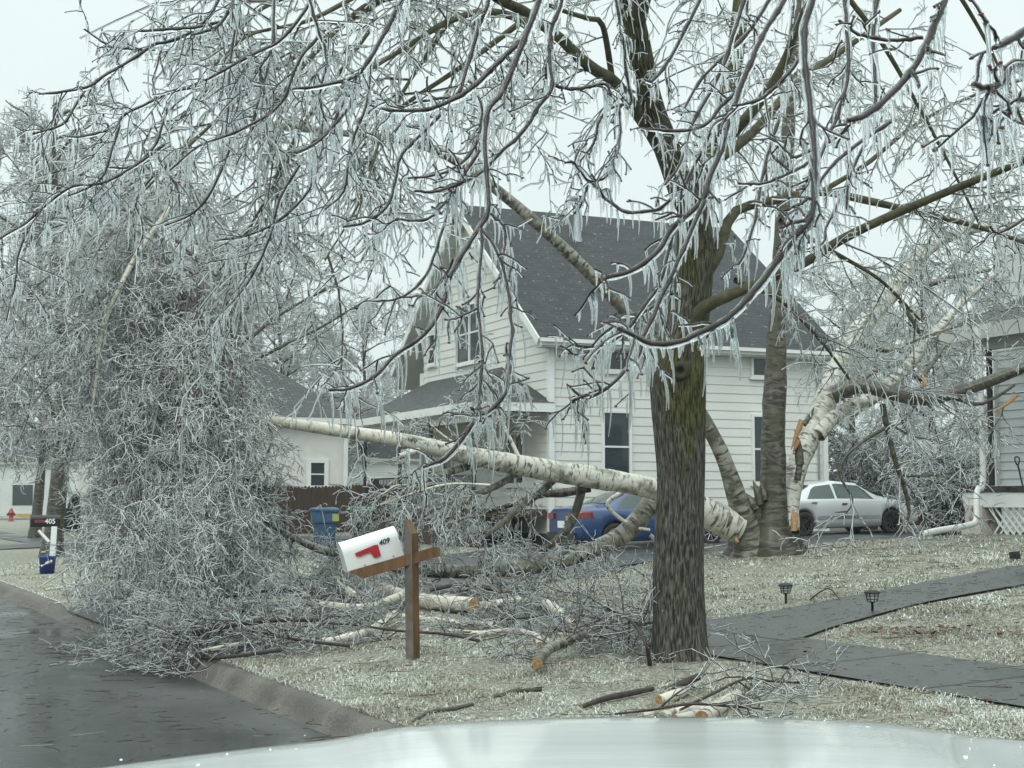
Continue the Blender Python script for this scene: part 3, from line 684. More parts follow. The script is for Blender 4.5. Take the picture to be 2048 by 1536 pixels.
dp = [px(1948, 655, 24.5), px(1957, 690, 24.5), px(1962, 800, 24.5), px(1966, 960, 24.5), px(1956, 978, 24.4), px(1953, 1000, 24.3), px(1953, 1038, 24.2), px(1940, 1050, 24.1), px(1872, 1062, 23.6), px(1840, 1070, 23.4)]
b.tube(spline(dp, 60), .052, 10); b.build("downspout", "trim", rh)
b = MB(); b.box(px(2030, 572, 27.6), (.45, .45, .5)); b.box(px(2030, 558, 27.6), (.55, .55, .12)); b.build("chimney", "iron", rh)
sh = thing("shovel", px(2046, 972, 25.2), "black-handled shovel leaning on the porch wall", "shovel")
b = MB(); b.tube([px(2046, 974, 25.0), px(2036, 932, 25.2)], .016, 8, 0); b.tube(spline([px(2036, 932, 25.2), px(2031, 924, 25.2), px(2030, 915, 25.2), px(2036, 914, 25.2), px(2039, 920, 25.2), px(2036, 931, 25.2)], 20), .012, 6, 0); b.build("handle", "iron", sh)
b = MB(); b.grid([[px(2040 + 12 * i / 4, 974 + 10 * j / 4, 25.0 - .02 * (i - 2) ** 2 / 4) for j in range(5)] for i in range(5)]); b.build("blade", "iron", sh)

# ================================================================== NEIGHBOUR HOUSES, FENCES
nh = thing("house", px(640, 1000, 60), "white brick house with grey hip roof beyond the brown fence", "house")
NW = px(693, 1000, 58.0)[:2]
def K(p, s, z): xy = NW + p * HV + s * HU; return np.array([xy[0], xy[1], z])
b = MB()
b.add([K(0, 0, .2), K(-9, 0, .2), K(-9, 0, 4.75), K(0, 0, 4.75)], [(0, 1, 2, 3)]); b.add([K(0, 0, .2), K(0, 9, .2), K(0, 9, 4.75), K(0, 0, 4.75)], [(3, 2, 1, 0)])
b.add([K(-9, 0, .2), K(-9, 9, .2), K(-9, 9, 4.75), K(-9, 0, 4.75)], [(0, 1, 2, 3)])
b.build("wall", "siding_w", nh)
b = MB(); slab(b, [K(-9.4, -.4, 4.75), K(.4, -.4, 4.75), K(-2.2, 4.5, 7.3), K(-7, 4.5, 7.3)], .15); slab(b, [K(.4, -.4, 4.75), K(.4, 9.4, 4.75), K(-2.2, 4.5, 7.3)], .15); slab(b, [K(-9.4, 9.4, 4.75), K(-9.4, -.4, 4.75), K(-7, 4.5, 7.3)], .15)
nr = b.build("roof", ["shingle2", "trim"], nh)
b = MB(); b.box(K(-4.5, -.43, 4.66), (9.8, .06, .22), ax=[X3, Y3, Z3]); b.build("fascia", "trim", nr)
c1, c2 = px(612, 920, 57.8), px(655, 966, 57.8)
tw = lambda q: (q[:2] - NW) @ HV
t0, t1 = sorted((tw(px(612, 930, 57.4)), tw(px(655, 930, 57.4)) + .1))
window(nh, K(0, 0, 0), X3, -Y3, t0, t1, 2.0, 3.2, frame=.16)
b = MB(); b.box(K(-.08, -.08, 2.5), (.16, .12, 4.4), ax=[X3, Y3, Z3]); b.build("downspout", "trim", nh)
ax_ = thing("house", px(780, 990, 66), "low grey-sided house seen between the porch posts", "house")
A0 = px(702, 1000, 64)[:2]
def Q(p, s, z): xy = A0 + p * HV + s * HU; return np.array([xy[0], xy[1], z])
b = MB(); lap_wall(b, Q(0, 0, 0), X3, -Y3, lambda z: (0, 4.2), .4, 3.45, .12); lap_wall(b, Q(0, 0, 0), Y3, -X3, lambda z: (0, 6), .4, 3.4, .12); b.build("wall", "siding_g", ax_)
b = MB(); slab(b, [Q(-.4, -.3, 3.4), Q(4.6, -.3, 3.4), Q(4.6, 4, 5.9), Q(-.4, 4, 5.9)], .12); b.build("roof", ["shingle", "trim"], ax_)
window(ax_, Q(0, 0, 0), X3, -Y3, .75, 1.35, 1.5, 2.6, frame=.09)
fh = thing("house", px(30, 990, 120), "distant pale grey house across the side street", "house")
b = MB(); fo = px(-60, 1000, 118)
lap_wall(b, np.array([fo[0], fo[1], 0]), np.array([1., 0, 0]), np.array([0, -1., 0]), lambda z: (0, 13), .3, 4.6, .22); b.build("wall", "siding_g", fh)
b = MB(); slab(b, [(fo[0] - .5, fo[1] - .5, 4.6), (fo[0] + 13.5, fo[1] - .5, 4.6), (fo[0] + 13.5, fo[1] + 4, 7.4), (fo[0] - .5, fo[1] + 4, 7.4)], .2); b.build("roof", ["shingle2", "trim"], fh)
b = MB(); b.box((fo[0] + 4.2, fo[1] - .03, 2), (1.6, .1, 1.6)); b.build("window", "glass", fh)
def picket_fence(name, label, A, B, h, m, ex=.145):
    A, B = np.array(A, float), np.array(B, float); L = np.linalg.norm(B - A); d_ = (B - A) / L; n_ = int(L / ex)
    t = thing(name, gp(*(A + B) / 2), label, "fence"); b = MB(); ang = math.atan2(d_[1], d_[0])
    for i in range(n_):
        p = A + d_ * ex * (i + .5); g = float(ground_z(*p)); hh = h + random.uniform(-.02, .02); wv = ex * .47
        c_ = np.array([*d_, 0]); nn = np.array([-d_[1], d_[0], 0]) * .018
        pts = [(-wv, .04), (wv, .04), (wv, hh - .06), (wv * .5, hh), (-wv * .5, hh), (-wv, hh - .06)]
        jx = nn * random.uniform(-.3, .3)
        b.prism([np.array([p[0], p[1], g]) + c_ * x_ + Z3 * z_ + jx for x_, z_ in pts], nn)
    b.build("picket_panel", m, t)
    b = MB()
    for z_ in (.35, h - .35): b.box(np.array([*(A + B) / 2, float(ground_z(*(A + B) / 2)) + z_]) + np.array([-d_[1], d_[0], 0]) * .06, (L, .05, .09), rz=ang)
    b.build("rail", m, t)
    b = MB()
    for k in np.arange(0, L, 2.4):
        p = A + d_ * k; b.box(np.array([*p, float(ground_z(*p)) + h / 2]) + np.array([-d_[1], d_[0], 0]) * .14, (.1, .1, h - .1), rz=ang)
    b.build("post", m, t); return t
f0, f1 = px(500, 1000, 52)[:2], px(800, 1000, 56)[:2]
picket_fence("wooden_fence", "dark brown dog-ear picket fence behind the blue recycling bin", f0, f1, 1.75, "fence")
f0, f1 = px(1660, 1000, 50)[:2], px(2080, 1000, 46)[:2]
picket_fence("wooden_fence", "dark brown fence behind the silver car and icy bushes", f0, f1, 1.8, "fence")

# ================================================================== MAILBOXES, BINS, HYDRANT, LAMPS
def text_mesh(name, txt, size, org, ax, ay, m, parent, shear=0, depth=.002, bold=0):
    cu = bpy.data.curves.new(name, 'FONT'); cu.body = txt; cu.size = size; cu.extrude = depth; cu.shear = shear; cu.offset = bold
    cu.align_x = 'CENTER'; cu.align_y = 'CENTER'
    tmp = bpy.data.objects.new("tmp_text", cu); COL.objects.link(tmp)
    bpy.context.view_layer.update()
    me = bpy.data.meshes.new_from_object(tmp.evaluated_get(bpy.context.evaluated_depsgraph_get()))
    bpy.data.objects.remove(tmp)
    az = np.cross(ax, ay); Vv = np.array([v.co[:] for v in me.vertices]); Fv = [list(p.vertices) for p in me.polygons]
    Wv = np.asarray(org) + Vv[:, :1] * ax + Vv[:, 1:2] * ay + Vv[:, 2:] * az
    b_ = MB(); b_.add(Wv, Fv); bpy.data.meshes.remove(me)
    return b_.build(name, m, parent)
def mailbox_body(b, org, L, W_, Hh, ax, ay, az, mi=0):
    """vaulted box: org = bottom centre of its front, ax along its length, ay across, az up"""
    r = W_ / 2; pts = [(-r, 0), (-r, Hh - r)] + [(-r * math.cos(a), Hh - r + r * math.sin(a)) for a in np.linspace(.2, math.pi - .2, 12)] + [(r, Hh - r), (r, 0)]
    loop = np.array([np.asarray(org) + ay * y_ + az * z_ for y_, z_ in pts]); b.prism(loop, ax * L, mi)
    rim = np.array([np.asarray(org) - ax * .006 + ay * y_ * 1.035 + az * (z_ * 1.02 - .003) for y_, z_ in pts]); b.prism(rim, ax * .03, mi)
    return pts
# --- 409: white box sagging on a leaning timber post
pb = pix_ground(822, 1322); ZM = pb[1]
def pm(x, y, dz=0): return px(x, y, ZM + dz)
mb = thing("mailbox", pb, "white mailbox numbered 409 with red flag, sagging on a timber post", "mailbox")
top = pm(822, 1050); bot = pm(826, 1330)
az = unit(top - bot); vx = unit(np.array([HV[0], HV[1], 0]) * 1.0); 
axx = unit(np.array([.80, -.60, 0])); axx = unit(axx - az * (axx @ az)); ayy = np.cross(az, axx)
b = MB(); hw = .044; Lp = np.linalg.norm(top - bot)
c4 = [(-hw, -hw), (hw, -hw), (hw, hw), (-hw, hw)]
lo = [bot + axx * a_ + ayy * b_ for a_, b_ in c4]
hi = [bot + axx * a_ + ayy * b_ + az * (Lp + (.045 if a_ < 0 else -.075)) for a_, b_ in c4]
b.add(lo + hi, [(3, 2, 1, 0), (4, 5, 6, 7), (0, 1, 5, 4), (1, 2, 6, 5), (2, 3, 7, 6), (3, 0, 4, 7)])
b.m[2] = 1; b.build("post", ["cedar", "cedar_g"], mb)
arm_l, arm_r = pm(700, 1153), pm(872, 1104)          # the crooked cross arm, dropping to the left
ad = unit(arm_r - arm_l); anrm = unit(np.cross(ad, Z3)); aup = np.cross(anrm, ad); anrm = -anrm if anrm[1] > 0 else anrm
LA = np.linalg.norm(arm_r - arm_l); b = MB()
hA = .048
prof_ = [(.02, hA), (LA + .01, hA), (LA + .04, hA - .02), (LA + .03, -hA * .9), (.12, -hA), (.0, hA * .9)]
b.prism([arm_l + ad * a_ + aup * z_ - anrm * .05 for a_, z_ in prof_], anrm * .10); b.build("arm", ["cedar"], mb, recalc=True)
bl, br_ = pm(698, 1145), pm(806, 1111)
bd = unit(br_ - bl); ubd = unit(bd + np.array([0, .28, 0])); un = unit(np.cross(ubd, Z3)); uu = np.cross(un, ubd)
if uu[2] < 0: uu = -uu
un = un if un[1] < 0 else -un
Lb = np.linalg.norm(br_ - bl) * 1.03; Wb, Hb = .21, .27
b = MB(); org = bl - un * Wb / 2 
mailbox_body(b, org, Lb, Wb, Hb, ubd, un, uu); bx = b.build("box", "white", mb, recalc=True)
b = MB(); fo_ = org + un * (Wb / 2 + .008) + ubd * (Lb * .19) + uu * .135
b.prism([fo_ + ubd * a_ + uu * z_ for a_, z_ in ((0, -.015), (.03, -.03), (.10, -.02), (.135, -.024), (.15, -.072), (.165, -.082), (.215, -.076), (.215, .024), (.19, .03), (0, .012))], un * .008)
b.build("flag", "red", mb, recalc=True)
text_mesh("number", "409", .066, org + un * (Wb / 2 + .005) + ubd * (Lb * .73) + uu * .165, ubd, uu, "print", bx, .25, .0015, .0012)
b = MB()
for t_ in (.3, .82): b.lathe([(.007, 0), (.007, .006), (.001, .007)], org + un * (Wb / 2) + ubd * Lb * t_ + uu * .02, 8, ax=np.array([ubd, uu, un]))
b.build("rivet", "pipe", bx)
# --- 405: black box on a white post, blue bucket round its foot
q = pix_ground(103, 1146); Zq = q[1]
m2 = thing("mailbox", q, "black mailbox numbered 405 on a white post behind a blue bucket", "mailbox")
b = MB(); b.box(px(106, 1097, Zq), (.105, .105, .86), ax=[unit(np.array([1., .2, 0])), unit(np.array([-.2, 1, 0])), unit(np.array([.04, 0, 1.]))]); b.build("post", "white", m2)
b = MB(); b.tube([px(98, 1084, Zq), px(77, 1061, Zq)], .035, 4); b.build("brace", "white", m2)
b = MB(); o2 = px(61, 1054, Zq - .1); ux = unit(np.array([1., .42, 0])); uy = unit(np.cross(Z3, ux)); uy = -uy
mailbox_body(b, o2 - uy * .09, .56, .18, .23, ux, uy, Z3); b2_ = b.build("box", "black", m2, recalc=True)
text_mesh("number", "405", .135, o2 + uy * .004 + ux * .365 + Z3 * .105, ux, Z3, "white", b2_, 0, .002, .002)
b = MB(); b.box(o2 + uy * .006 + ux * .17 + Z3 * .11, (.19, .012, .055), ax=[ux, uy, Z3]); b.build("flag", "redfade", m2)
bk = thing("bucket", q + np.array([0, -.25, 0]), "blue plastic bucket with white splashes at the 405 mailbox post", "bucket")
b = MB(); b.lathe([(.0, .01), (.135, .01), (.162, .33), (.172, .335), (.172, .355), (.158, .36), (.13, .04)], q + np.array([0, -.28, -.02]), 24); b.build("pail", "bucket", bk)
b = MB(); cc = q + np.array([0, -.28, 0])
for k in range(5):
    a = rng.uniform(-2.1, -.6); z_ = rng.uniform(.06, .28); rr = .142 + .085 * z_
    c = cc + np.array([math.cos(a) * rr, math.sin(a) * rr, z_ - .02]); tx = np.array([-math.sin(a), math.cos(a), 0])
    n_ = np.array([math.cos(a), math.sin(a), 0]) * .006; s_ = rng.uniform(.018, .042)
    pts = [c + (tx * math.cos(t) + Z3 * math.sin(t)) * s_ * (1 if i % 2 else .4) for i, t in enumerate(np.linspace(0, 5.7, 10))]
    b.prism(pts, n_)
b.build("ice_splash", "white", bk)
b = MB(); b.tube(spline([cc + np.array([-.15, -.05, .31]), cc + np.array([-.09, -.17, .16]), cc + np.array([.06, -.16, .22]), cc + np.array([.15, -.05, .31])], 16), .006, 5); b.build("handle", "white", bk)
# --- fire hydrant
q = pix_ground(22, 1043); hy = thing("fire_hydrant", q, "red fire hydrant beside the far street at the left border", "hydrant")
k = 1.05; b = MB(); b.lathe([(.2, 0), (.2, .05), (.13, .06), (.13, .48), (.2, .5), (.2, .55), (.14, .57), (.13, .66), (.09, .73), (.035, .76), (.035, .82), (.001, .83)], q, 16); b.build("barrel", "hyd", hy)
for sg in (-1, 1):
    b = MB(); b.lathe([(.065, 0), (.065, .1), (.08, .1), (.08, .15), (.03, .16), (.001, .19)], q + np.array([sg * .1, 0, .42]), 10, ax=np.array([[0, 1, 0], [0, 0, 1], [sg, 0, 0]])); b.build("nozzle", "hyd", hy)
yk = MB(); a_ = px(34, 1033, 96); b_ = px(62, 1032, 96)
yk.box((a_ + b_) / 2 + Z3 * .05, (np.linalg.norm(b_ - a_), .3, .22)); tag(yk.build("kerb", "yellow"), kind='structure')
# --- wheeled bins
def bin_(name, pxb, hpx, label, body, lid, side=0, lab=True):
    q = pix_ground(*pxb); 
    t = thing(name, q, label, "bin"); hh = 1.02; ux = unit(np.array([HV[0], HV[1], 0]) + np.array([0, -.25, 0])); uy = np.array([-ux[1], ux[0], 0])
    b = MB(); rings = []
    for z_, w_ in ((0, .235), (.05, .25), (.70, .30), (.72, .335), (.98, .35), (1.02, .36)):
        r = []
        for k in range(20):
            a = k * 2 * math.pi / 20; sx = np.sign(math.cos(a)) * abs(math.cos(a)) ** .35; sy = np.sign(math.sin(a)) * abs(math.sin(a)) ** .35
            r.append(q + ux * sx * w_ + uy * sy * w_ * 1.12 + Z3 * z_)
        rings.append(r + [r[0]])
    b.grid(rings, flip=False, smooth=False); b.build("body", body, t, recalc=True)
    b = MB(); rings = []
    for z_, w_ in ((1.02, .385), (1.06, .385), (1.09, .36), (1.105, .20), (1.105, .01)):
        rings.append([q + ux * np.sign(math.cos(a)) * abs(math.cos(a)) ** .35 * w_ + uy * np.sign(math.sin(a)) * abs(math.sin(a)) ** .35 * w_ * 1.12 + Z3 * (z_ + .02 * math.sin(a * 2)) for a in np.arange(21) * 2 * math.pi / 20])
    b.grid(rings, smooth=False); b.build("lid", lid, t, recalc=True)
    for sx in (-1, 1):
        b = MB(); b.lathe([(.02, -.03), (.13, -.03), (.13, .03), (.02, .03)], q + ux * sx * .28 + uy * .27 + Z3 * .13, 16, ax=np.array([[0, 0, 1.], uy, ux * sx])); b.build("wheel", "rubber", t)
    b = MB(); b.box(q - uy * .372 - ux * .02 + Z3 * .86, (.44, .03, .2), ax=[ux, uy, Z3]); b.box(q - uy * .285 - ux * .08 + Z3 * .42, (.17, .05, .36), ax=[ux, uy, Z3]); b.build("front_panel", body, t)
    if lab:
        b = MB(); b.box(q + ux * .27 - uy * .362 + Z3 * .86, (.17, .05, .19), ax=[unit(ux + uy * .15), uy, Z3]); b.build("sticker", "label", t)
    return t
bin_("recycling_bin", (648, 1102), 90, "blue wheeled recycling bin with yellow sticker by the brown fence", "binblue", "binblue")
bin_("rubbish_bin", (722, 1098), 88, "dark wheeled bin with a green lid beside the blue bin", "bindark", "bingreen", lab=False)
# --- path lights and the tipped spot lamp
def path_light(x, y, hpx, label):
    q = pix_ground(x, y); Zl = q[1]; hh = hpx * Zl / F_PX; t = thing("path_light", q, label, "path light", "solar path lights by the front walk")
    b = MB(); b.lathe([(.013, -.05), (.013, hh * .48), (.03, hh * .50), (.045, hh * .53)], q, 10); b.build("stake", "iron", t)
    b = MB(); b.lathe([(.045, hh * .54), (.066, hh * .86), (.001, hh * .86)], q, 16); b.build("lantern", "lamp", t)
    b = MB()
    for k in range(8):
        a = k * math.pi / 4 + .2; c_, s_ = math.cos(a), math.sin(a)
        b.tube([q + np.array([c_ * .047, s_ * .047, hh * .53]), q + np.array([c_ * .069, s_ * .069, hh * .87])], .0045, 4)
    for z_, r_ in ((.64, .0545), (.76, .0625)): b.tube([q + np.array([math.cos(a) * r_, math.sin(a) * r_, hh * z_]) for a in np.linspace(0, 6.29, 20)], .004, 4)
    b.build("cage", "iron", t)
    b = MB(); b.lathe([(.081, hh * .86), (.083, hh * .89), (.05, hh * .97), (.02, hh), (.001, hh)], q, 18); b.build("cap", "iron", t)
path_light(1572, 1209, 43, "black path light on the lawn left of the front walk")
path_light(1745, 1230, 50, "black path light standing at the front walk's edge")
q = pix_ground(2030, 1122); t = thing("spotlight", q, "small dark spot lamp tipped over on the lawn", "lamp")
b = MB(); A_ = np.array([unit(np.array([.9, -.3, .12])), unit(np.array([.3, .9, 0])), unit(np.array([-.12, 0, 1.]))])
b.lathe([(.001, -.06), (.05, -.06), (.058, .05), (.066, .06), (.066, .075), (.05, .07), (.001, .06)], q + Z3 * .06, 14, ax=np.array([A_[1], A_[2], -A_[1]])); b.box(q + Z3 * .065, (.13, .1, .1), ax=A_); b.build("housing", "steelw", t)

# ================================================================== CARS
def car(name, label, org, ax, paint, L, Wd, prof, wheels, rw, green, rim, deck):
    """prof: list of (x, z_low, z_belt, z_top, half width belt, half width top); ax points to the car's nose, org is the ground below its rear centre"""
    t = thing(name, org, label, "car"); ay = np.array([-ax[1], ax[0], 0.]); prof = np.array(prof, float)
    xs = np.arange(0, L + .001, .03)
    def S_(x, q):
        zl, zb, zt, wb, wt = [np.interp(x, prof[:, 0], prof[:, i]) for i in range(1, 6)]
        for xw in wheels:
            if abs(x - xw) < rw * 1.13: zl = max(zl, math.sqrt((rw * 1.13) ** 2 - (x - xw) ** 2) + rw)
        pts = [(0, zl), (wb * .90, zl), (wb * .985, zl + .03), (wb * 1.0, zl + (zb - zl) * .5), (wb * .985, zb - .04), (wb * .94, zb), (wt + (wb * .92 - wt) * .25, zb + (zt - zb) * .70), (wt, zt - .055 * (zt > zb + .1)), (wt * .86, zt - .004), (0, zt + .02)]
        i = min(int(q), len(pts) - 2); f = q - i; y = pts[i][0] * (1 - f) + pts[i + 1][0] * f; z = pts[i][1] * (1 - f) + pts[i + 1][1] * f
        return y, z
    qs = [0, .9, 1, 2, 2.5, 3, 4, 5, 5.5, 6, 7, 7.5, 8, 8.5, 9]
    def W_(x, y, z): return org + ax * x + ay * y + Z3 * z
    b = MB()
    for sg in (-1, 1): b.grid([[W_(x, sg * S_(x, q)[0], S_(x, q)[1]) for q in qs] for x in xs])
    for x in (0, L):
        loop = [W_(x, S_(x, q)[0], S_(x, q)[1]) for q in qs] + [W_(x, -S_(x, q)[0], S_(x, q)[1]) for q in qs[::-1]]
        b.add(loop, [list(range(len(loop)))])
    b.build("body", paint, t, recalc=True)
    def patch(nm, m, fx0, fx1, q0, q1, sides=(-1,), off=.006, nx=14, nq=6):
        for sg in sides:
            P = []
            for i in range(nx):
                row = []
                for j in range(nq):
                    q_ = q0 + (q1 - q0) * j / (nq - 1); x = fx0(q_) + (fx1(q_) - fx0(q_)) * i / (nx - 1)
                    y, z = S_(x, q_); y2, z2 = S_(x, q_ + .01); ny, nz = z2 - z, -(y2 - y); n_ = math.hypot(ny, nz) + 1e-9
                    row.append(W_(x, sg * (y + ny / n_ * off), z + nz / n_ * off))
                P.append(row)
            MB().grid(P).build(nm, m, t, recalc=False)
    for w_ in green: patch("side_window", "glass_g", *w_)
    # windscreens: across the top surface between two stations
    for nm, x0, x1 in deck:
        P = []
        for i in range(8):
            x = x0 + (x1 - x0) * i / 7; row = []
            for yy in np.linspace(-1, 1, 9):
                y8, z8 = S_(x, 8); yb, zb_ = S_(x, 7.2); row.append(W_(x, yy * yb * .93, S_(x, 9)[1] - .02 * abs(yy) + .008))
            P.append(row)
        MB().grid(P).build(nm, "glass_g", t)
    for xw in wheels:
        for sg in (-1, 1):
            wb = np.interp(xw, prof[:, 0], prof[:, 4]); c = W_(xw, sg * (wb - .11), rw); A_ = np.array([ax, Z3, ay * sg])
            w = MB().lathe([(rw * .62, -.09), (rw * .9, -.1), (rw, -.07), (rw, .07), (rw * .93, .1), (rw * .64, .095), (rw * .62, .07)], c, 28, ax=A_).build("wheel", "rubber", t)
            b = MB().lathe([(.001, .055), (rw * .17, .06), (rw * .2, .04), (rw * .63, .03)], c, 20, mi=1, ax=A_)
            for k in range(9):
                a = k * 2 * math.pi / 9; p0 = c + A_[2] * .065 + (ax * math.cos(a) + Z3 * math.sin(a)) * rw * .12; p1 = c + A_[2] * .085 + (ax * math.cos(a) + Z3 * math.sin(a)) * rw * .62
                b.tube([p0, p1], .016, 5)
            b.tube([c + A_[2] * .085 + (ax * math.cos(a) + Z3 * math.sin(a)) * rw * .63 for a in np.linspace(0, 6.29, 28)], .014, 5)
            b.build("rim", [rim, "steelw"], w)
    return t, patch, W_, S_
CARX = np.array([*HV, 0.])
# blue sedan, tail to the street
o_ = np.array([1.6, 35.6]) + HU * .9; org = np.array([*o_, .345])
tc, patch, Wc, Sc = car("parked_car", "blue sedan parked behind the fallen birch trunk, tail lamp showing", org, unit(CARX + Z3 * .03), "carblue", 4.7, 1.82,
    [(0, .34, .93, .96, .74, .66), (.10, .28, .99, 1.03, .84, .70), (.35, .24, 1.0, 1.08, .89, .72), (.8, .22, 1.0, 1.12, .91, .66), (1.5, .2, .99, 1.40, .92, .60), (2.3, .2, .97, 1.46, .92, .60), (3.0, .2, .95, 1.36, .92, .62), (3.65, .2, .93, 1.0, .91, .72), (4.4, .22, .84, .86, .87, .72), (4.7, .3, .68, .70, .72, .55)],
    (1.0, 3.72), .33,
    [(lambda q: 1.05 + (q - 5) * .22, lambda q: 1.95 + 0 * q, 5.08, 6.75), (lambda q: 2.02 + 0 * q, lambda q: 3.3 - (q - 5) * .18, 5.08, 6.75)], "alloy", [("rear_window", .85, 1.42), ("windscreen", 3.1, 3.62)])
patch("tail_lamp", "tail", lambda q: .03, lambda q: .42 - (q - 3.6) * .1, 3.55, 4.6, (-1, 1), .012)
b = MB()
for sg in (-1, 1): b.box(Wc(-.02, sg * .56, .86), (.05, .30, .15), ax=[CARX, np.array([*HU, 0]), Z3])
b.build("trunk_lamp", "tail", tc)
b = MB(); b.box(Wc(-.03, 0, .66), (.03, .34, .17), ax=[CARX, np.array([*HU, 0]), Z3]); b.build("number_plate", "white", tc)
b = MB(); 
for k in range(4): a = k * math.pi / 2 + .78; b.lathe([(.001, .0), (.035, .0), (.035, .012), (.001, .014)], Wc(-.03, -.33, .80) + np.array([0, 0, 1]) * .035 * math.sin(a) + np.array([*HU, 0]) * .035 * math.cos(a), 8, ax=np.array([np.array([*HU, 0]), Z3, -CARX]))
b.build("sticker", "label", tc)
b = MB(); b.box(Wc(.0, 0, .38), (.12, 1.5, .16), ax=[CARX, np.array([*HU, 0]), Z3]); b.build("bumper", "black", tc)
# silver sedan, nose to the back yard
rp = np.array([7.65, 38.7]) - HV * 1.02 + HU * .9; org = np.array([*rp, .62])
tc, patch, Wc, Sc = car("parked_car", "silver sedan parked nose-in beyond the birch clump", org, unit(CARX + Z3 * .02), "carsilver", 4.85, 1.82,
    [(0, .36, .88, .92, .76, .66), (.12, .28, .95, .99, .86, .70), (.45, .24, .97, 1.03, .90, .72), (.85, .22, .97, 1.06, .91, .68), (1.45, .2, .96, 1.37, .92, .60), (2.2, .2, .95, 1.45, .92, .60), (2.9, .2, .94, 1.38, .92, .61), (3.65, .2, .92, .99, .91, .72), (4.5, .22, .83, .85, .87, .72), (4.85, .3, .64, .66, .74, .55)],
    (1.02, 3.86), .325,
    [(lambda q: 1.12 + (q - 5) * .24, lambda q: 2.02 + 0 * q, 5.08, 6.75), (lambda q: 2.10 + 0 * q, lambda q: 3.30 - (q - 5) * .2, 5.08, 6.75)], "steelw", [("rear_window", .88, 1.40), ("windscreen", 3.0, 3.6)])
patch("side_moulding", "chrome", lambda q: 1.42, lambda q: 3.45, 2.62, 2.85, (-1,), .014, 14, 2)
for x_ in (1.32, 2.28):
    b = MB(); y_, z_ = Sc(x_, 3.8); b.box(Wc(x_, -y_ - .012, z_), (.17, .03, .035), ax=[CARX, np.array([*HU, 0]), Z3]); b.build("door_handle", "chrome", tc)
patch("tail_lamp", "tail", lambda q: .02, lambda q: .22, 3.4, 4.3, (-1, 1), .012)
# the white bonnet in front of the camera
tk = thing("pickup_truck", (.3, 1.4, 0), "white vehicle bonnet speckled with ice across the bottom of the view", "vehicle")
b = MB(); P = []
for i in range(161):
    xx = -1.15 + 2.6 * i / 160; row = []; xr = (xx - .28) / 1.25
    for j in range(31):
        yf = 2.52 - .22 * xr ** 2 - .25 * max(0, -xr) ** 2; y = .75 + (yf - .75) * j / 30
        z = 1.252 - .05 * (xx - .2) ** 2 - .012 * (y - 1.6) ** 2
        hwid = .30 + .10 * (y - .75); z += .014 * math.exp(-((xx - .22) / hwid) ** 10) - .010 * math.exp(-((abs(xx - .22) - .93) / .010) ** 2) - .16 * max(0, (j - 27) / 3) ** 2 * .25
        row.append((xx, y, z))
    P.append(row)
b.grid(P, flip=True); b.build("hood", "carwhite", tk)
b = MB(); fr = [r[-1] for r in P]
b.grid([[np.array(q_), np.array(q_) + np.array([0, .10, -.12]), np.array(q_) + np.array([0, .14, -.55])] for q_ in fr], flip=True); b.build("grille", "carwhite", tk)
for sd_, fl in ((0, False), (-1, True)):
    b = MB(); b.grid([[np.array(q_), np.array(q_) + np.array([.10 if sd_ else -.10, 0, -.10]), np.array(q_) + np.array([.14 if sd_ else -.14, 0, -.55])] for q_ in P[sd_]], flip=fl); b.build("fender", "carwhite", tk)
for sx in (-.95, 1.3):
    b = MB(); b.lathe([(.2, -.12), (.38, -.12), (.4, -.08), (.4, .08), (.38, .12), (.2, .12), (.001, .05)], (sx, 1.6, .42), 24, ax=np.array([[0, 1., 0], [0, 0, 1.], [1., 0, 0]])); b.build("wheel", "rubber", tk)
n = 700; xx = rng.uniform(-1.1, 1.4, n); yy = rng.uniform(.8, 2.4, n); zz = 1.252 - .05 * (xx - .2) ** 2 - .012 * (yy - 1.6) ** 2 + .012 * np.exp(-((xx - .28) / .42) ** 6)
b = MB(); kp = 2.52 - .22 * ((xx - .28) / 1.25) ** 2 - .25 * np.maximum(0, -(xx - .28) / 1.25) ** 2 - .05
for x_, y_, z_, k_ in zip(xx, yy, zz, kp):
    if y_ < k_: r_ = rng.gamma(2, .0006); b.lathe([(r_, -.001), (r_ * .9, r_ * .25), (r_ * .45, r_ * .45), (.0001, r_ * .5)], (x_, y_, z_), 7)
o = b.build("ice_pellets", "rime", tk); tag(o, kind='stuff')

# ================================================================== TREES
DARK = lambda a: a
def limb_mesh(name, P, r, m, parent, n=10, cap=None, rough=0.06):
    """a bark tube with an uneven surface"""
    P = np.array(P, float); v, f, uv = tube_arrays(P[None], np.asarray(r, float)[None], n, True)
    k = len(P); c = np.repeat(P, n, 0); off = v - c
    nn_ = np.array([mnoise.noise(Vector(q * 3.1)) + .5 * mnoise.noise(Vector(q * 9)) for q in v])
    v = c + off * (1 + rough * nn_)[:, None]
    b = MB(); b.add(v, f.tolist(), 0, uv.tolist(), True)
    ms = [m]
    if cap: b.add(v[-n:], [list(range(n))], 1); ms.append(cap)
    return b.build(name, ms, parent)

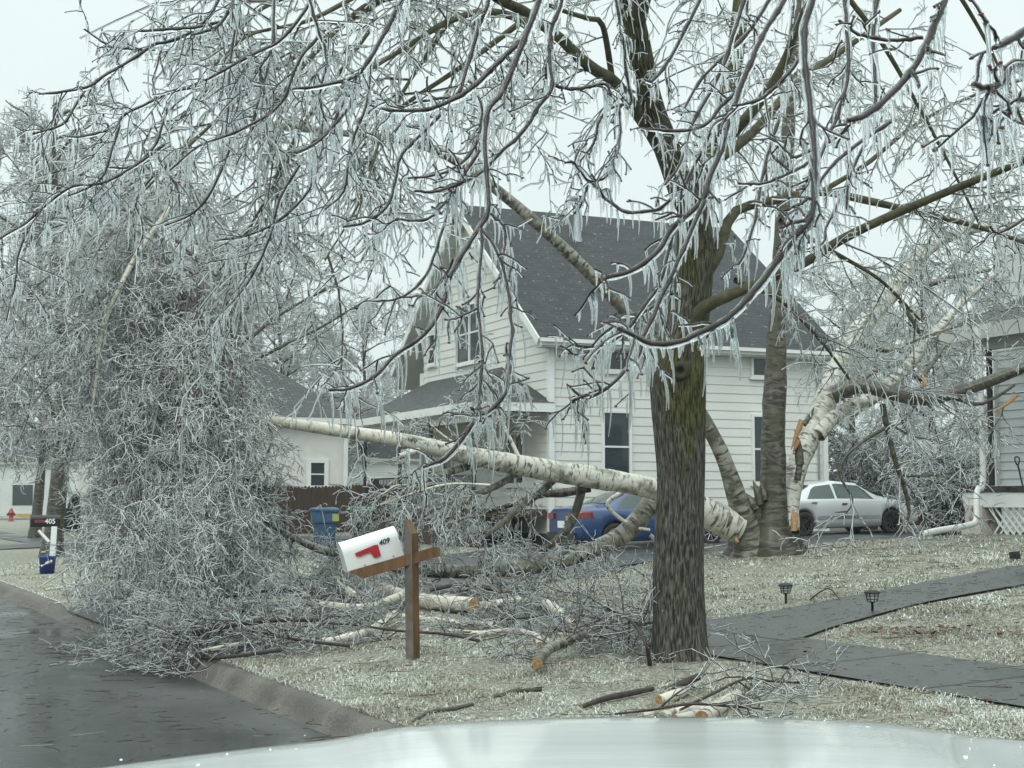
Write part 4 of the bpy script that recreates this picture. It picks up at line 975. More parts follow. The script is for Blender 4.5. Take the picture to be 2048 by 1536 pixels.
# ------------------------------------------------------------------ street maple in front (trunk, limbs, iced crown)
q = pix_ground(1360, 1324); mp = thing("maple_tree", q, "large mossy street maple in front with ice-laden hanging branches", "tree")
ZT = q[1] + .22
def dpt(n): return np.full(n, ZT)
tr = [(1360, 1345, 144), (1360, 1322, 130), (1359, 1290, 113), (1358, 1240, 105), (1357, 1150, 100), (1360, 1050, 96), (1362, 960, 94), (1360, 880, 100), (1357, 800, 110), (1356, 745, 113), (1362, 700, 98), (1372, 650, 90), (1382, 600, 82), (1388, 540, 78), (1392, 480, 72)]
A_ = np.array(tr, float); A_ = spline(A_, 90)
P = px(A_[:, 0], A_[:, 1], ZT); r = A_[:, 2] / 2 * ZT / F_PX
nS = 72; v, f, uv = tube_arrays(P[None], r[None], nS, True)
c = np.repeat(P, nS, 0); off = v - c; ang = np.tile(np.arange(nS) * 2 * math.pi / nS, len(P)); hz = c[:, 2] - q[2]
ridge = np.array([mnoise.noise(Vector((math.cos(a) * 5.5, math.sin(a) * 5.5, h * .55))) + .6 * mnoise.noise(Vector((math.cos(a) * 14, math.sin(a) * 14, h * 1.3))) for a, h in zip(ang, hz)])
lump = np.array([mnoise.noise(Vector((math.cos(a) * 1.2, math.sin(a) * 1.2, h * 1.4))) for a, h in zip(ang, hz)])
flare = np.clip(1 - hz / .35, 0, 1) ** 2 * (.10 * np.cos(5 * ang + .8))
v = c + off * (1 + .035 * ridge + .035 * lump + flare)[:, None]
b = MB(); b.add(v, f.tolist(), 0, uv.tolist(), True); b.build("trunk", "maple", mp)
kp = px(1360, 742, ZT - .25); fw = unit(np.array([0, 0, CAM_H]) - kp); rt_ = unit(np.cross(fw, Z3)); b = MB()
b.lathe([(.085, -.03), (.078, .012), (.058, .03), (.036, .024), (.026, -.005), (.001, -.02)], kp + fw * .01, 18, ax=np.array([rt_, np.cross(rt_, fw), fw])); b.build("knot", "maple", mp)
ML = []
def mlimb(pts, Z0, Z1, m="limb", n=26, sides=10):
    P, r = pxline(pts, Z0, Z1, n); limb_mesh("limb", P, r, m, mp, sides); ML.append(P); return P
TM = ZT
mlimb([(1392, 500, 74), (1385, 420, 64), (1368, 390, 58), (1326, 273, 52), (1299, 195, 50), (1271, 58, 46), (1252, -30, 42), (1230, -140, 36)], TM, TM - 1.2, "maple", 30, 16)
mlimb([(1392, 520, 50), (1396, 390, 44), (1435, 273, 40), (1467, 129, 36), (1482, 0, 32), (1490, -120, 28)], TM + .1, TM + .8, "maple", 30, 12)
mlimb([(1400, 560, 34), (1435, 508, 25), (1467, 426, 21), (1545, 402, 18), (1638, 384, 16), (1720, 398, 16), (1834, 424, 13), (1960, 455, 10), (2090, 500, 7)], TM, TM + .8)
mlimb([(1385, 640, 34), (1412, 612, 27), (1480, 582, 22), (1600, 530, 20), (1700, 470, 19), (1850, 402, 17), (2048, 322, 15), (2150, 285, 14)], TM - .1, TM - 2.2)
mlimb([(1345, 330, 38), (1300, 260, 30), (1254, 195, 27), (1223, 158, 25), (1195, 143, 25), (1156, 113, 24), (1127, 82, 23), (1094, 57, 22), (1049, 23, 22), (1000, 0, 20), (900, -60, 16)], TM, TM - 3)
mlimb([(1225, 160, 14), (1205, 51, 12), (1176, 37, 11), (1125, 21, 9), (1050, -10, 7)], TM - .8, TM - 2)
mlimb([(1094, 57, 16), (979, 23, 15), (893, 45, 13), (830, 84, 11), (785, 111, 9), (740, 140, 6)], TM - 2.2, TM - 3.6)
mlimb([(960, -40, 15), (860, -20, 14), (750, 4, 14), (694, 43, 13), (643, 92, 11), (600, 140, 8), (555, 200, 5)], TM - 2.4, TM - 4)
mlimb([(1060, 30, 13), (932, 127, 11), (830, 195, 9), (770, 240, 7), (720, 300, 5)], TM - 2, TM - 3.2)
mlimb([(1395, 380, 28), (1440, 300, 24), (1530, 190, 21), (1570, 120, 18), (1600, 40, 15), (1650, -60, 12)], TM, TM - 1)
mlimb([(1390, 350, 24), (1500, 270, 20), (1590, 170, 15), (1700, 90, 12), (1800, 20, 9)], TM, TM + 1.5)
mlimb([(1640, 385, 12), (1730, 330, 10), (1830, 250, 8), (1950, 190, 6), (2080, 150, 5)], TM + .5, TM + 1)
mlimb([(1470, 560, 12), (1560, 600, 9), (1640, 680, 7), (1700, 760, 5)], TM - .2, TM + .6)
mlimb([(1560, 440, 11), (1660, 500, 9), (1760, 560, 7), (1840, 640, 5)], TM + .5, TM + 1.4)
mlimb([(1700, 0, 12), (1760, 80, 10), (1830, 200, 8), (1900, 330, 6), (1960, 450, 4)], TM - 2, TM - 1)
mlimb([(1900, -40, 10), (1960, 60, 8), (2010, 160, 6), (2060, 280, 5)], TM - 2, TM - 1)
# overhead limb that carries the branches hanging in front of the windscreen
oh = spline(np.array([P[-1] * 0 + px(1271, 58, TM - .8), (1.2, 9.2, 6.4), (.9, 7.0, 6.7), (.5, 4.6, 5.6), (.1, 3.4, 5.0)]), 24)
limb_mesh("limb", oh, np.linspace(.07, .02, 24), "limb", mp, 10)
# leftward limbs over the road
for pts in ([(900, -60, 16), (760, -30, 12), (620, 40, 9), (500, 70, 6), (430, 130, 4)], [(830, -40, 12), (640, 80, 10), (500, 180, 8), (380, 290, 6), (270, 400, 4)],
            [(760, -60, 10), (520, 20, 8), (430, 160, 6), (340, 260, 4)], [(740, 60, 9), (600, 260, 8), (520, 420, 6), (440, 540, 4)], [(900, 40, 9), (780, 230, 7), (720, 400, 5), (650, 520, 3.5)]):
    mlimb(pts, TM - 2.6, TM - 4.4)

# near hanging branches, traced: (x, y, width of the iced branch in px), depth
HB = [
 ([(830, -80, 15), (803, 4, 14), (795, 16, 14), (776, 57, 14), (745, 109, 13), (717, 148, 12), (682, 160, 10), (645, 168, 9), (600, 173, 8), (588, 175, 6)], 5.4, 5.1),
 ([(717, 148, 11), (709, 160, 10), (703, 203, 10), (694, 221, 10), (662, 260, 9), (631, 291, 9), (600, 310, 8), (590, 311, 6)], 5.3, 5.0),
 ([(985, -40, 15), (977, 8, 14), (961, 51, 14), (948, 98, 13), (932, 148, 12), (916, 191, 11), (873, 199, 8), (830, 207, 7)], 5.0, 4.9),
 ([(1110, -50, 20), (1084, 0, 19), (1064, 51, 18), (1045, 82, 18), (1000, 127, 16), (971, 156, 15), (932, 186, 14), (883, 211, 13), (848, 221, 12), (805, 222, 10), (762, 217, 8), (745, 211, 7)], 4.5, 4.4),
 ([(936, 162, 9), (952, 180, 9), (963, 230, 9), (955, 280, 9), (925, 325, 9), (873, 352, 8), (812, 361, 6)], 4.6, 4.5),
 ([(1085, -40, 19), (1078, 0, 18), (1044, 96, 16), (1027, 137, 16), (1003, 191, 15), (979, 219, 15), (972, 290, 14), (976, 342, 14), (979, 420, 14), (959, 461, 14), (928, 511, 13), (903, 558, 12), (887, 614, 12), (850, 670, 11), (790, 714, 11), (753, 752, 10), (700, 779, 9), (661, 782, 7)], 4.4, 4.0),
 ([(1130, -50, 14), (1125, 0, 13), (1117, 29, 13), (1103, 64, 13), (1101, 117, 12), (1103, 170, 12), (1096, 189, 12), (1074, 217, 12), (1053, 252, 12), (1029, 279, 11), (1006, 299, 11), (959, 342, 10), (918, 362, 10), (863, 379, 9), (827, 378, 7)], 4.6, 4.3),
 ([(1103, 170, 11), (1133, 179, 11), (1166, 180, 10), (1195, 172, 10), (1211, 170, 10), (1221, 188, 9), (1215, 196, 6)], 4.6, 4.6),
 ([(1228, -50, 11), (1232, 0, 10), (1236, 33, 10), (1246, 88, 10), (1254, 156, 10), (1260, 188, 9), (1262, 211, 9), (1236, 217, 9), (1213, 227, 9), (1195, 256, 8), (1188, 289, 8), (1160, 330, 5)], 5.2, 5.2),
 ([(1236, 215, 9), (1240, 262, 8), (1234, 300, 9), (1224, 325, 9), (1220, 347, 9), (1200, 367, 9), (1175, 369, 8), (1159, 355, 8), (1144, 335, 8), (1126, 336, 6)], 5.2, 5.1),
 ([(1175, 369, 8), (1169, 398, 7), (1160, 415, 6), (1150, 427, 5)], 5.15, 5.1),
 ([(1190, 370, 8), (1224, 407, 9), (1249, 425, 10), (1280, 428, 10), (1310, 423, 10), (1327, 415, 10), (1362, 384, 10), (1370, 376, 10), (1394, 323, 9), (1430, 250, 8)][::-1], 4.8, 5.1),
 ([(1600, -60, 16), (1568, 4, 15), (1537, 59, 15), (1509, 109, 15), (1494, 148, 13), (1472, 185, 12), (1439, 215, 11), (1420, 240, 10), (1400, 254, 10), (1363, 264, 9), (1328, 262, 9), (1289, 261, 7)], 4.4, 4.1),
 ([(1509, 109, 16), (1482, 170, 16), (1455, 245, 16), (1439, 300, 16), (1417, 355, 16), (1398, 402, 16), (1343, 456, 15), (1320, 495, 15), (1275, 534, 14), (1226, 552, 13), (1198, 560, 11)], 4.2, 3.9),
 ([(1632, -60, 20), (1625, 0, 20), (1611, 49, 20), (1610, 117, 20), (1619, 195, 20), (1627, 293, 20), (1626, 409, 20), (1615, 441, 20), (1587, 476, 20), (1541, 534, 19), (1494, 593, 18), (1450, 635, 17), (1398, 663, 16), (1367, 680, 16), (1332, 688, 15), (1299, 688, 15), (1270, 678, 14), (1232, 661, 11)], 3.6, 3.1),
 ([(1905, -40, 19), (1889, 0, 19), (1857, 74, 19), (1826, 133, 18), (1775, 191, 18), (1725, 230, 18), (1693, 242, 15)], 3.8, 3.5),
 ([(1846, 76, 12), (1783, 82, 11), (1717, 70, 10), (1678, 43, 8)], 3.75, 3.7),
 ([(1610, 95, 12), (1603, 113, 11), (1572, 156, 11), (1521, 203, 10), (1467, 217, 7)], 3.6, 3.6),
 ([(1624, 300, 10), (1600, 312, 9), (1584, 316, 8)], 3.4, 3.4), ([(1620, 395, 10), (1605, 405, 9), (1588, 416, 8)], 3.35, 3.35), ([(1610, 440, 11), (1585, 448, 10), (1560, 457, 9)], 3.3, 3.3),
 ([(1700, -40, 13), (1690, 0, 13), (1697, 137, 12), (1681, 215, 12), (1642, 320, 10), (1640, 372, 8)], 4.6, 4.4),
 ([(1560, 230, 10), (1537, 300, 10), (1521, 372, 9), (1509, 437, 9), (1484, 513, 8), (1465, 533, 6)], 4.8, 4.6),
 ([(1625, 320, 9), (1587, 343, 9), (1527, 366, 8), (1478, 368, 6)], 4.2, 4.1),
 ([(1790, 240, 12), (1703, 300, 11), (1662, 337, 10), (1638, 372, 8)], 4.6, 4.4),
 ([(1690, 240, 9), (1697, 312, 9), (1699, 351, 9), (1681, 392, 8), (1664, 427, 8), (1650, 455, 7), (1648, 474, 7), (1636, 485, 7), (1613, 493, 5)], 5.0, 4.8),
 ([(1410, 400, 12), (1365, 500, 12), (1335, 560, 12), (1311, 612, 12), (1287, 668, 12), (1275, 707, 12), (1230, 758, 11), (1195, 782, 10), (1168, 790, 9), (1152, 782, 8), (1143, 770, 5)], 4.0, 3.8),
 ([(1178, 790, 9), (1168, 793, 9), (1145, 804, 8)], 3.8, 3.8),
 ([(1345, 470, 10), (1320, 560, 10), (1281, 614, 10), (1254, 653, 10), (1234, 670, 10), (1211, 686, 10), (1172, 692, 9), (1145, 690, 7)], 4.0, 3.9),
 ([(1340, 580, 9), (1300, 620, 9), (1262, 632, 8), (1235, 637, 6)], 4.1, 4.0),
 ([(962, 455, 10), (962, 505, 9), (957, 560, 9), (956, 615, 9), (960, 654, 9), (966, 700, 10), (962, 745, 10), (960, 790, 10), (949, 833, 12), (933, 860, 12), (893, 906, 12), (840, 929, 8)], 4.1, 3.8),
 ([(962, 461, 10), (988, 489, 9), (1003, 530, 10), (1016, 580, 10), (1025, 646, 10), (1027, 677, 10), (1022, 755, 11), (1019, 789, 11), (991, 824, 11), (965, 836, 10), (950, 824, 7)], 4.1, 3.8),
 ([(981, 427, 9), (1009, 458, 9), (1009, 496, 8), (1003, 530, 7)], 4.2, 4.1),
 ([(905, 515, 8), (903, 530, 8), (878, 570, 7), (850, 590, 7), (812, 596, 5)], 4.2, 4.2),
 ([(960, 300, 9), (906, 386, 9), (884, 414, 9), (850, 443, 8), (791, 443, 6)], 4.4, 4.3),
 ([(905, 400, 8), (884, 467, 8), (869, 511, 8), (850, 552, 8), (809, 592, 7), (752, 605, 5)], 4.5, 4.3),
 ([(890, 219, 11), (856, 256, 10), (805, 308, 10), (791, 352, 9), (778, 407, 9), (737, 441, 9), (690, 453, 7)], 4.6, 4.4),
 ([(956, 615, 7), (930, 628, 7), (912, 638, 6), (890, 640, 4)], 4.0, 4.0),
 ([(2090, 30, 22), (2055, 60, 21), (2010, 90, 20), (1990, 100, 14)], 2.4, 2.3), ([(2080, 150, 22), (2025, 125, 20), (1998, 160, 19), (1970, 172, 18), (1935, 163, 14)], 2.3, 2.2), ([(2080, 180, 18), (2030, 205, 15), (1990, 222, 13), (1962, 230, 12)], 2.4, 2.3),
 ([(1560, -40, 12), (1500, 60, 11), (1440, 120, 10), (1400, 160, 9), (1360, 230, 8)], 5.2, 5.0),
 ([(1420, -40, 12), (1380, 40, 11), (1330, 130, 10), (1300, 165, 9), (1290, 162, 6)], 5.3, 5.1),
 ([(2060, 430, 9), (2010, 460, 9), (1990, 465, 7), (1978, 455, 5)], 4.6, 4.5),
 ([(1760, -40, 14), (1745, 60, 13), (1748, 170, 12), (1740, 260, 11), (1700, 350, 9), (1690, 420, 7)], 4.9, 4.7),
 ([(1500, -40, 13), (1470, 60, 12), (1440, 150, 12), (1385, 250, 10), (1360, 330, 8), (1330, 370, 6)], 4.9, 4.7),
]
HL = [
 ([(470, -60, 11), (420, 30, 10), (380, 66, 10), (335, 84, 10), (307, 90, 10), (265, 118, 9), (208, 151, 9), (175, 173, 9), (109, 184, 8), (76, 187, 6)], 7.4, 7.2),
 ([(175, 173, 8), (147, 217, 8), (123, 250, 8), (66, 268, 6)], 7.3, 7.2), ([(480, -40, 11), (468, 0, 10), (444, 43, 10), (425, 57, 9), (380, 70, 7)], 7.2, 7.1),
 ([(440, 45, 9), (392, 56, 9), (330, 60, 9), (300, 62, 8), (241, 64, 5)], 7.2, 7.3), ([(310, 100, 8), (236, 95, 8), (208, 85, 7), (170, 59, 5)], 7.4, 7.4),
 ([(400, 170, 8), (330, 190, 8), (284, 213, 8), (246, 232, 8), (229, 255, 8), (170, 272, 7), (132, 274, 5)], 7.0, 7.0), ([(340, 200, 8), (321, 260, 8), (307, 293, 8), (265, 331, 8), (217, 333, 5)], 7.0, 6.9),
 ([(307, 298, 7), (331, 340, 7), (355, 378, 7), (359, 440, 5)], 7.0, 6.9), ([(240, 250, 7), (222, 307, 8), (208, 350, 7), (180, 374, 7), (137, 390, 5)], 6.9, 6.8),
 ([(330, 290, 8), (255, 340, 8), (200, 368, 8), (140, 375, 8), (71, 430, 8), (47, 450, 8), (10, 470, 7), (-30, 500, 5)], 6.9, 6.7), ([(140, 375, 7), (80, 420, 7), (40, 500, 7), (30, 560, 6), (10, 640, 5)], 6.9, 6.8),
 ([(560, -40, 10), (548, 0, 9), (544, 95, 9), (520, 142, 8), (534, 213, 8), (534, 274, 6)], 6.8, 6.6), ([(470, 60, 8), (459, 132, 8), (454, 227, 8), (447, 303, 5)], 6.9, 6.8),
 ([(545, 110, 8), (520, 189, 8), (496, 279, 8), (473, 331, 5)], 6.7, 6.6), ([(640, -40, 11), (610, 20, 10), (560, 80, 9), (500, 110, 9), (430, 150, 8), (380, 172, 6)], 6.6, 6.6),
 ([(650, 60, 9), (600, 120, 9), (560, 210, 8), (480, 260, 8), (400, 290, 7), (340, 340, 5)], 6.4, 6.4), ([(690, 200, 9), (650, 290, 9), (620, 380, 8), (560, 440, 8), (500, 470, 7), (440, 480, 5)], 6.2, 6.2),
 ([(600, 330, 8), (560, 400, 8), (540, 480, 8), (500, 560, 7), (470, 600, 5)], 6.2, 6.2), ([(460, 300, 8), (420, 390, 8), (380, 430, 7), (330, 450, 5)], 6.6, 6.6),
 ([(740, 110, 9), (735, 200, 8), (700, 300, 8), (690, 380, 7), (650, 420, 5)], 5.6, 5.6), ([(620, 0, 9), (640, 70, 9), (655, 120, 8), (640, 200, 8), (660, 260, 6)], 5.8, 5.8),
]
def hang(pts, Z0, Z1, lod=0):
    P, r = pxline(pts, Z0, Z1, max(10, len(pts) * 4)); k = len(P)
    P = P + np.cumsum(rng.normal(size=P.shape) * .0007, 0) + .0012 * np.sin(np.linspace(0, 40, k))[:, None] * np.array([1, 0, 1.])
    core = r * .50; br_ = None
    nodes = (1 + .45 * (np.sin(np.linspace(0, k * .9, k)) > .9))
    Pp = [P]; 
    # opposite side twigs with buds
    sides, idx = grow(P[None], max(3, int(k * (.30 if lod == 0 else .42))), (.03, .13 if lod == 0 else .30), (35, 75), .14 if lod == 0 else .2, .2, 6, (.12, 1), up=.12)
    tw, _ = grow(sides, 1 + lod, (.03, .07 + .06 * lod), (35, 65), .12, .18, 4, (.3, 1)) if len(sides) else (np.zeros((0, 4, 3)), None)
    sc = Z0 / F_PX
    parts = []
    v, f = tube_arrays(P[None], (core * nodes)[None], 7); parts.append((v, f, 0))
    rs = max(.0016, .30 * float(r[-1]) ); 
    for Q_ in (sides, tw):
        if len(Q_): v, f = tube_arrays(Q_, rad(Q_, rs * 1.25, rs * .85), 5); parts.append((v, f, 0))
    # buds: at tips and in pairs along the last third
    tips = [P[-1]] + [q[-1] for q in sides] + [q[-1] for q in tw]
    bp = tips + [P[i] for i in range(int(k * .45), k, 4)]
    bp = np.array(bp); nb = len(bp); bs = max(.0026, .22 * float(r[int(k * .7)]))
    for dz in (-1, 0, 1):
        D = unit(rng.normal(size=(nb, 3)) * .6 + np.array([dz * .8, 0, -.2 + .4 * abs(dz)]))
        C_ = bp[:, None, :] + D[:, None, :] * np.linspace(-.4, 1.9, 5)[None, :, None] * bs
        v, f = tube_arrays(C_, np.repeat(np.array([[.3, .8, .95, .7, .15]]) * bs, nb, 0), 5); parts.append((v, f, 1))
    o = big_mesh("branch", parts, ["twig_red", "bud"], mp)
    # clear ice: collar hung a little below the twig, drip teeth and icicles
    Q = P.copy(); Q[:, 2] -= r * .22
    wob = 1 + .10 * np.sin(np.linspace(0, k * 1.7, k)) + .12 * rng.uniform(-1, 1, k)
    ip = [(*tube_arrays(Q[None], (r * 1.12 * wob)[None], 8), 0)]
    for Q_ in (sides, tw):
        if len(Q_):
            q2 = Q_.copy(); q2[..., 2] -= rs * .7
            ip.append((*tube_arrays(q2, rad(q2, rs * 2.6, rs * 2.1), 6), 0))
    ir = max(.0032, float(r.mean()) * .46)
    d1 = 34 if lod == 0 else 30
    for Q_, d_ in ((P[None] - np.array([0, 0, 1]) * r.mean() * .8, d1), (sides - np.array([0, 0, rs]), d1 * .9), (tw - np.array([0, 0, rs]), d1 * .8)):
        if len(Q_):
            for v, f in icicles(Q_, d_, (.03, .085), ir): ip.append((v, f, 0))
    oi = big_mesh("ice", ip, ["ice"], o); return o
for h in HB: hang(*h)
for h in HL: hang(*h, lod=1)

# the maple's finer crown: three orders of iced twigs on every limb
def crown(name, par, limbs, spec, mats, iced_r=(.0035, .002, .0038), kind='stuff', ic=0, extra=None, off=.55):
    """spec: list of (children per parent, length, angle, droop, wiggle)"""
    parts = []; gen = []
    for gi, (nch, ln, an, dr, wg) in enumerate(spec):
        nch_f = nch
        nxt = []
        for P in (limbs if gi == 0 else gen):
            if P.ndim == 2: P = P[None]
            if len(P) == 0: continue
            n_ = int(round(nch)) if gi else max(2, int(nch * np.linalg.norm(np.diff(P[0], axis=0), axis=1).sum()))
            C_, _ = grow(P, n_, ln, an, dr, wg, 6 if gi < 2 else 5, (.10, 1) if gi else (.18, 1)); nxt.append(C_)
        g = np.concatenate(nxt); gen = [g]
        if extra is not None: g = extra(g); gen = [g]
        f_ = .62 ** gi
        parts += iced(g, iced_r[0] * 1.6 * f_ + iced_r[1] * .5, iced_r[1], iced_r[2], 4 if gi == 0 else 3, off=off)
        if ic:
            for v, f in icicles(g, ic, (.02, .06), iced_r[2] * .8, k=5):
                parts.append((v, f, 1)) if f.shape[1] == 4 else None
    o = big_mesh(name, parts, mats, par); tag(o, kind=kind); return o
def clip_view(g, x0=-120, x1=2170, y0=-200, y1=1500):
    return g
crown("crown", mp, ML, [(3.6, (.5, 1.4), (25, 75), .12, .16), (6, (.2, .65), (25, 70), .14, .2), (5, (.07, .24), (25, 70), .12, .24)], ["twig", "rime"], (.0036, .0020, .0046), ic=6, off=.6)

# ------------------------------------------------------------------ birch clump beyond the walk
q = pix_ground(1525, 1110); ZB = q[1]
bc = thing("birch_tree", q, "split birch clump with one upright, one arching and one leaning stem", "tree")
P, r = pxline([(1550, 1115, 118), (1545, 1080, 100), (1545, 1040, 72), (1546, 980, 60), (1547, 900, 54), (1549, 800, 52), (1553, 700, 47), (1558, 600, 42), (1566, 450, 38), (1573, 320, 34), (1580, 200, 30), (1588, 80, 26), (1600, -60, 20)], ZB, ZB, 60)
limb_mesh("stem", P, r * np.linspace(.92, .84, len(r)), "birch_dark", bc, 22, rough=.10); B1 = P
P, r = pxline([(1500, 1105, 90), (1492, 1060, 74), (1478, 1010, 62), (1456, 940, 52), (1420, 860, 46), (1340, 735, 42), (1255, 630, 33), (1180, 548, 30), (1120, 490, 29), (1060, 435, 27), (1000, 385, 25), (940, 340, 23), (870, 300, 21), (800, 280, 19), (700, 268, 15), (600, 255, 16), (520, 250, 12)], ZB, ZB - 2.5, 90)
limb_mesh("stem", P, r * np.interp(np.arange(len(r)), [0, 8, 14, 30, 45, 90], [.8, .66, .62, .66, .85, .95]), "birch_old", bc, 18, rough=.08); B2 = P
P, r = pxline([(1570, 1060, 70), (1578, 1000, 52), (1596, 930, 54), (1620, 870, 58), (1645, 815, 61), (1672, 755, 60), (1700, 690, 56), (1735, 640, 50), (1790, 575, 46), (1830, 520, 38), (1885, 478, 28), (1960, 455, 20), (2050, 445, 12)], ZB + .1, ZB + 2.2, 70)
limb_mesh("stem", P, r * np.interp(np.arange(len(r)), [0, 10, 40, 50, 70], [.85, .78, .78, .88, .95]), "birch_mid", bc, 20, rough=.08); B3 = P
BL = []
def bl(pts, Z0, Z1, m="birch_old", par=None, n=26, sides=10, cap=None, nm="limb"):
    P, r = pxline(pts, ZB + Z0, ZB + Z1, n); r = r * .86; limb_mesh(nm, P, r, m, par or bc, sides, cap, rough=.09); BL.append(P); return P
bl([(1665, 790, 44), (1720, 772, 36), (1790, 788, 33), (1850, 798, 32), (1920, 783, 30), (1990, 758, 28), (2050, 735, 25), (2120, 715, 20)], .4, -.4, "birch_dark")
bl([(1635, 870, 40), (1665, 835, 34), (1710, 808, 30), (1745, 798, 28), (1765, 778, 26), (1810, 740, 28), (1850, 690, 26), (1880, 655, 22), (1930, 600, 16), (2000, 540, 10)], .5, 1.6, "birch_mid")
bl([(1725, 690, 16), (1780, 700, 13), (1830, 680, 10), (1890, 660, 7), (1950, 640, 5)], .6, 1.2)
bl([(1712, 800, 16), (1735, 750, 13), (1790, 730, 10), (1860, 700, 7)], 1, 1.6); bl([(1840, 760, 12), (1870, 720, 9), (1890, 690, 8)], .8, 1)
bl([(1800, 790, 14), (1890, 792, 11), (1950, 808, 10), (1985, 798, 8), (2030, 770, 6)], .2, -.2, "birch_dark"); bl([(2035, 790, 9), (2010, 810, 8), (1985, 825, 3)], -.2, -.2, "wood")
bl([(1810, 560, 20), (1850, 570, 16), (1900, 555, 12), (1980, 540, 8)], 1.6, 2); bl([(1800, 600, 12), (1830, 650, 10), (1850, 690, 6)], 1.4, 1.4, "birch_dark")
bl([(1765, 808, 14), (1775, 860, 13), (1790, 920, 12), (1810, 980, 10), (1818, 1030, 8), (1800, 1060, 5)], .4, .6, "birch_dark")
bl([(1772, 855, 9), (1730, 880, 8), (1690, 915, 7), (1680, 950, 6), (1705, 1000, 5), (1690, 1030, 3)], .4, .2, "birch_dark")
bl([(1800, 950, 7), (1850, 952, 6), (1905, 945, 4)], .6, .6, "birch_dark"); bl([(1775, 845, 6), (1820, 870, 5), (1860, 880, 3)], .4, .4, "birch_dark")
b = MB()   # torn orange wood
for base, tip_, w_ in (((1588, 1062), (1586, 1016), 14), ((1592, 1050), (1594, 1022), 8), ((1850, 772), (1844, 745), 9), ((1598, 880), (1586, 905), 10), ((1604, 840), (1582, 900), 12), ((1475, 1085), (1466, 1060), 8)):
    P, r = pxline([(*base, w_), ((base[0] + tip_[0]) / 2, (base[1] + tip_[1]) / 2, w_ * .8), (*tip_, 1)], ZB - .28, ZB - .25, 8); MB().tube(P, r, 6).build("torn_wood", "wood", bc)
b = MB()   # torn dark bark and stump lip
for base, tip_, w_ in (((1520, 1010), (1506, 960), 16), ((1510, 1020), (1490, 985), 20), ((1600, 930), (1590, 860), 18), ((1530, 1000), (1520, 965), 12), ((1595, 960), (1600, 900), 14), ((1608, 850), (1628, 815), 10)):
    P, r = pxline([(*base, w_), ((base[0] + tip_[0]) / 2 + 2, (base[1] + tip_[1]) / 2, w_ * .9), (*tip_, 2)], ZB - .2, ZB - .15, 8); MB().tube(P, r, 7).build("torn_bark", "birch_dark", bc)
b = MB(); n = 40; rows = []   # root mound
for h_, rr in ((-.15, .66), (.0, .57), (.10, .51), (.26, .47), (.45, .44), (.66, .40), (.82, .22)):
    rows.append([q + np.array([.06, .15, 0]) + np.array([math.cos(a) * rr * (1 + .16 * math.sin(5 * a + 1) * (1 - h_)) * 1.0 * (1 + .18 * mnoise.noise(Vector((math.cos(a) * 2, math.sin(a) * 2, h_ * 4)))), math.sin(a) * rr * .75 * (1 + .16 * math.sin(5 * a)), h_]) for a in np.linspace(0, 2 * math.pi, n + 1)])
uv = [[(j / n * 3.4, i * .2) for j in range(n + 1)] for i in range(len(rows))]
b.grid(rows, uv=uv); b.build("root_mound", "birch_dark", bc)
crown("crown", bc, BL + [B3[35:], B2[45:], B1[38:]], [(1.7, (.5, 1.5), (25, 75), .10, .15), (5, (.25, .8), (25, 70), .16, .2), (4, (.08, .3), (25, 65), .16, .24)], ["twig", "rime"], (.0052, .0032, .0060))

# ------------------------------------------------------------------ the fallen birch stem and its iced crown
fb = thing("fallen_birch", px(1000, 1130, 20), "broad fallen birch stem with a weeping iced crown reaching the road", "tree")
FZ0, FZ1 = ZB - .1, ZB - 3.2
P, r = pxline([(1475, 1052, 84), (1440, 1038, 80), (1380, 1008, 70), (1300, 976, 56), (1200, 957, 58), (1100, 941, 55), (1000, 923, 49), (900, 903, 41), (800, 880, 34), (700, 865, 29), (600, 850, 25), (498, 836, 20), (420, 842, 16), (340, 870, 11), (270, 920, 6)], FZ0, FZ1, 110)
r = r * np.interp(np.arange(110), [0, 12, 25, 60, 110], [.80, .74, .76, .86, .95])
limb_mesh("trunk", P[:62], r[:62], "birch_mid", fb, 26, rough=.07); limb_mesh("upper_trunk", P[61:], r[61:], "birch", fb, 22, rough=.05); FT = P
FL = []
def fl(pts, Z0, Z1, m="birch", n=26, sides=9, nm="limb", keep=True):
    P, r = pxline(pts, Z0, Z1, n); r = r * .80; limb_mesh(nm, P, r, m, fb, sides, rough=.08)
    if keep: FL.append(P)
    return P
fl([(1335, 985, 50), (1300, 1010, 52), (1270, 1048, 50), (1225, 1082, 46), (1150, 1112, 42), (1080, 1130, 40), (1000, 1140, 36), (900, 1143, 34), (840, 1140, 31), (760, 1128, 27), (690, 1112, 24), (630, 1095, 20), (560, 1060, 14), (500, 1020, 9)], 21.4, 18.6, "birch_old", 60, 16)
fl([(1165, 965, 26), (1158, 1000, 23), (1140, 1050, 20), (1110, 1082, 18), (1080, 1106, 15)], 20.6, 20.6, "birch_dark", keep=False)
fl([(1110, 955, 22), (1080, 985, 20), (1040, 1015, 18), (1000, 1050, 14), (960, 1080, 9)], 20.4, 20.0, "birch_old")
fl([(1040, 940, 20), (1000, 968, 18), (940, 995, 16), (880, 1025, 14), (840, 1045, 11), (800, 1066, 7)], 20.2, 19.2, "birch_old")
fl([(960, 925, 22), (910, 940, 20), (860, 955, 17), (820, 980, 13), (770, 1005, 9), (735, 1030, 6)], 20, 18.8, "birch_old")
fl([(1180, 975, 24), (1130, 985, 22), (1080, 990, 18), (1020, 1010, 13), (950, 1030, 9)], 20.8, 21.2, "birch_dark")
fl([(1041, 922, 11), (1021, 879, 10), (998, 832, 9), (975, 793, 7), (938, 740, 4)], 20.2, 20.4, "birch")
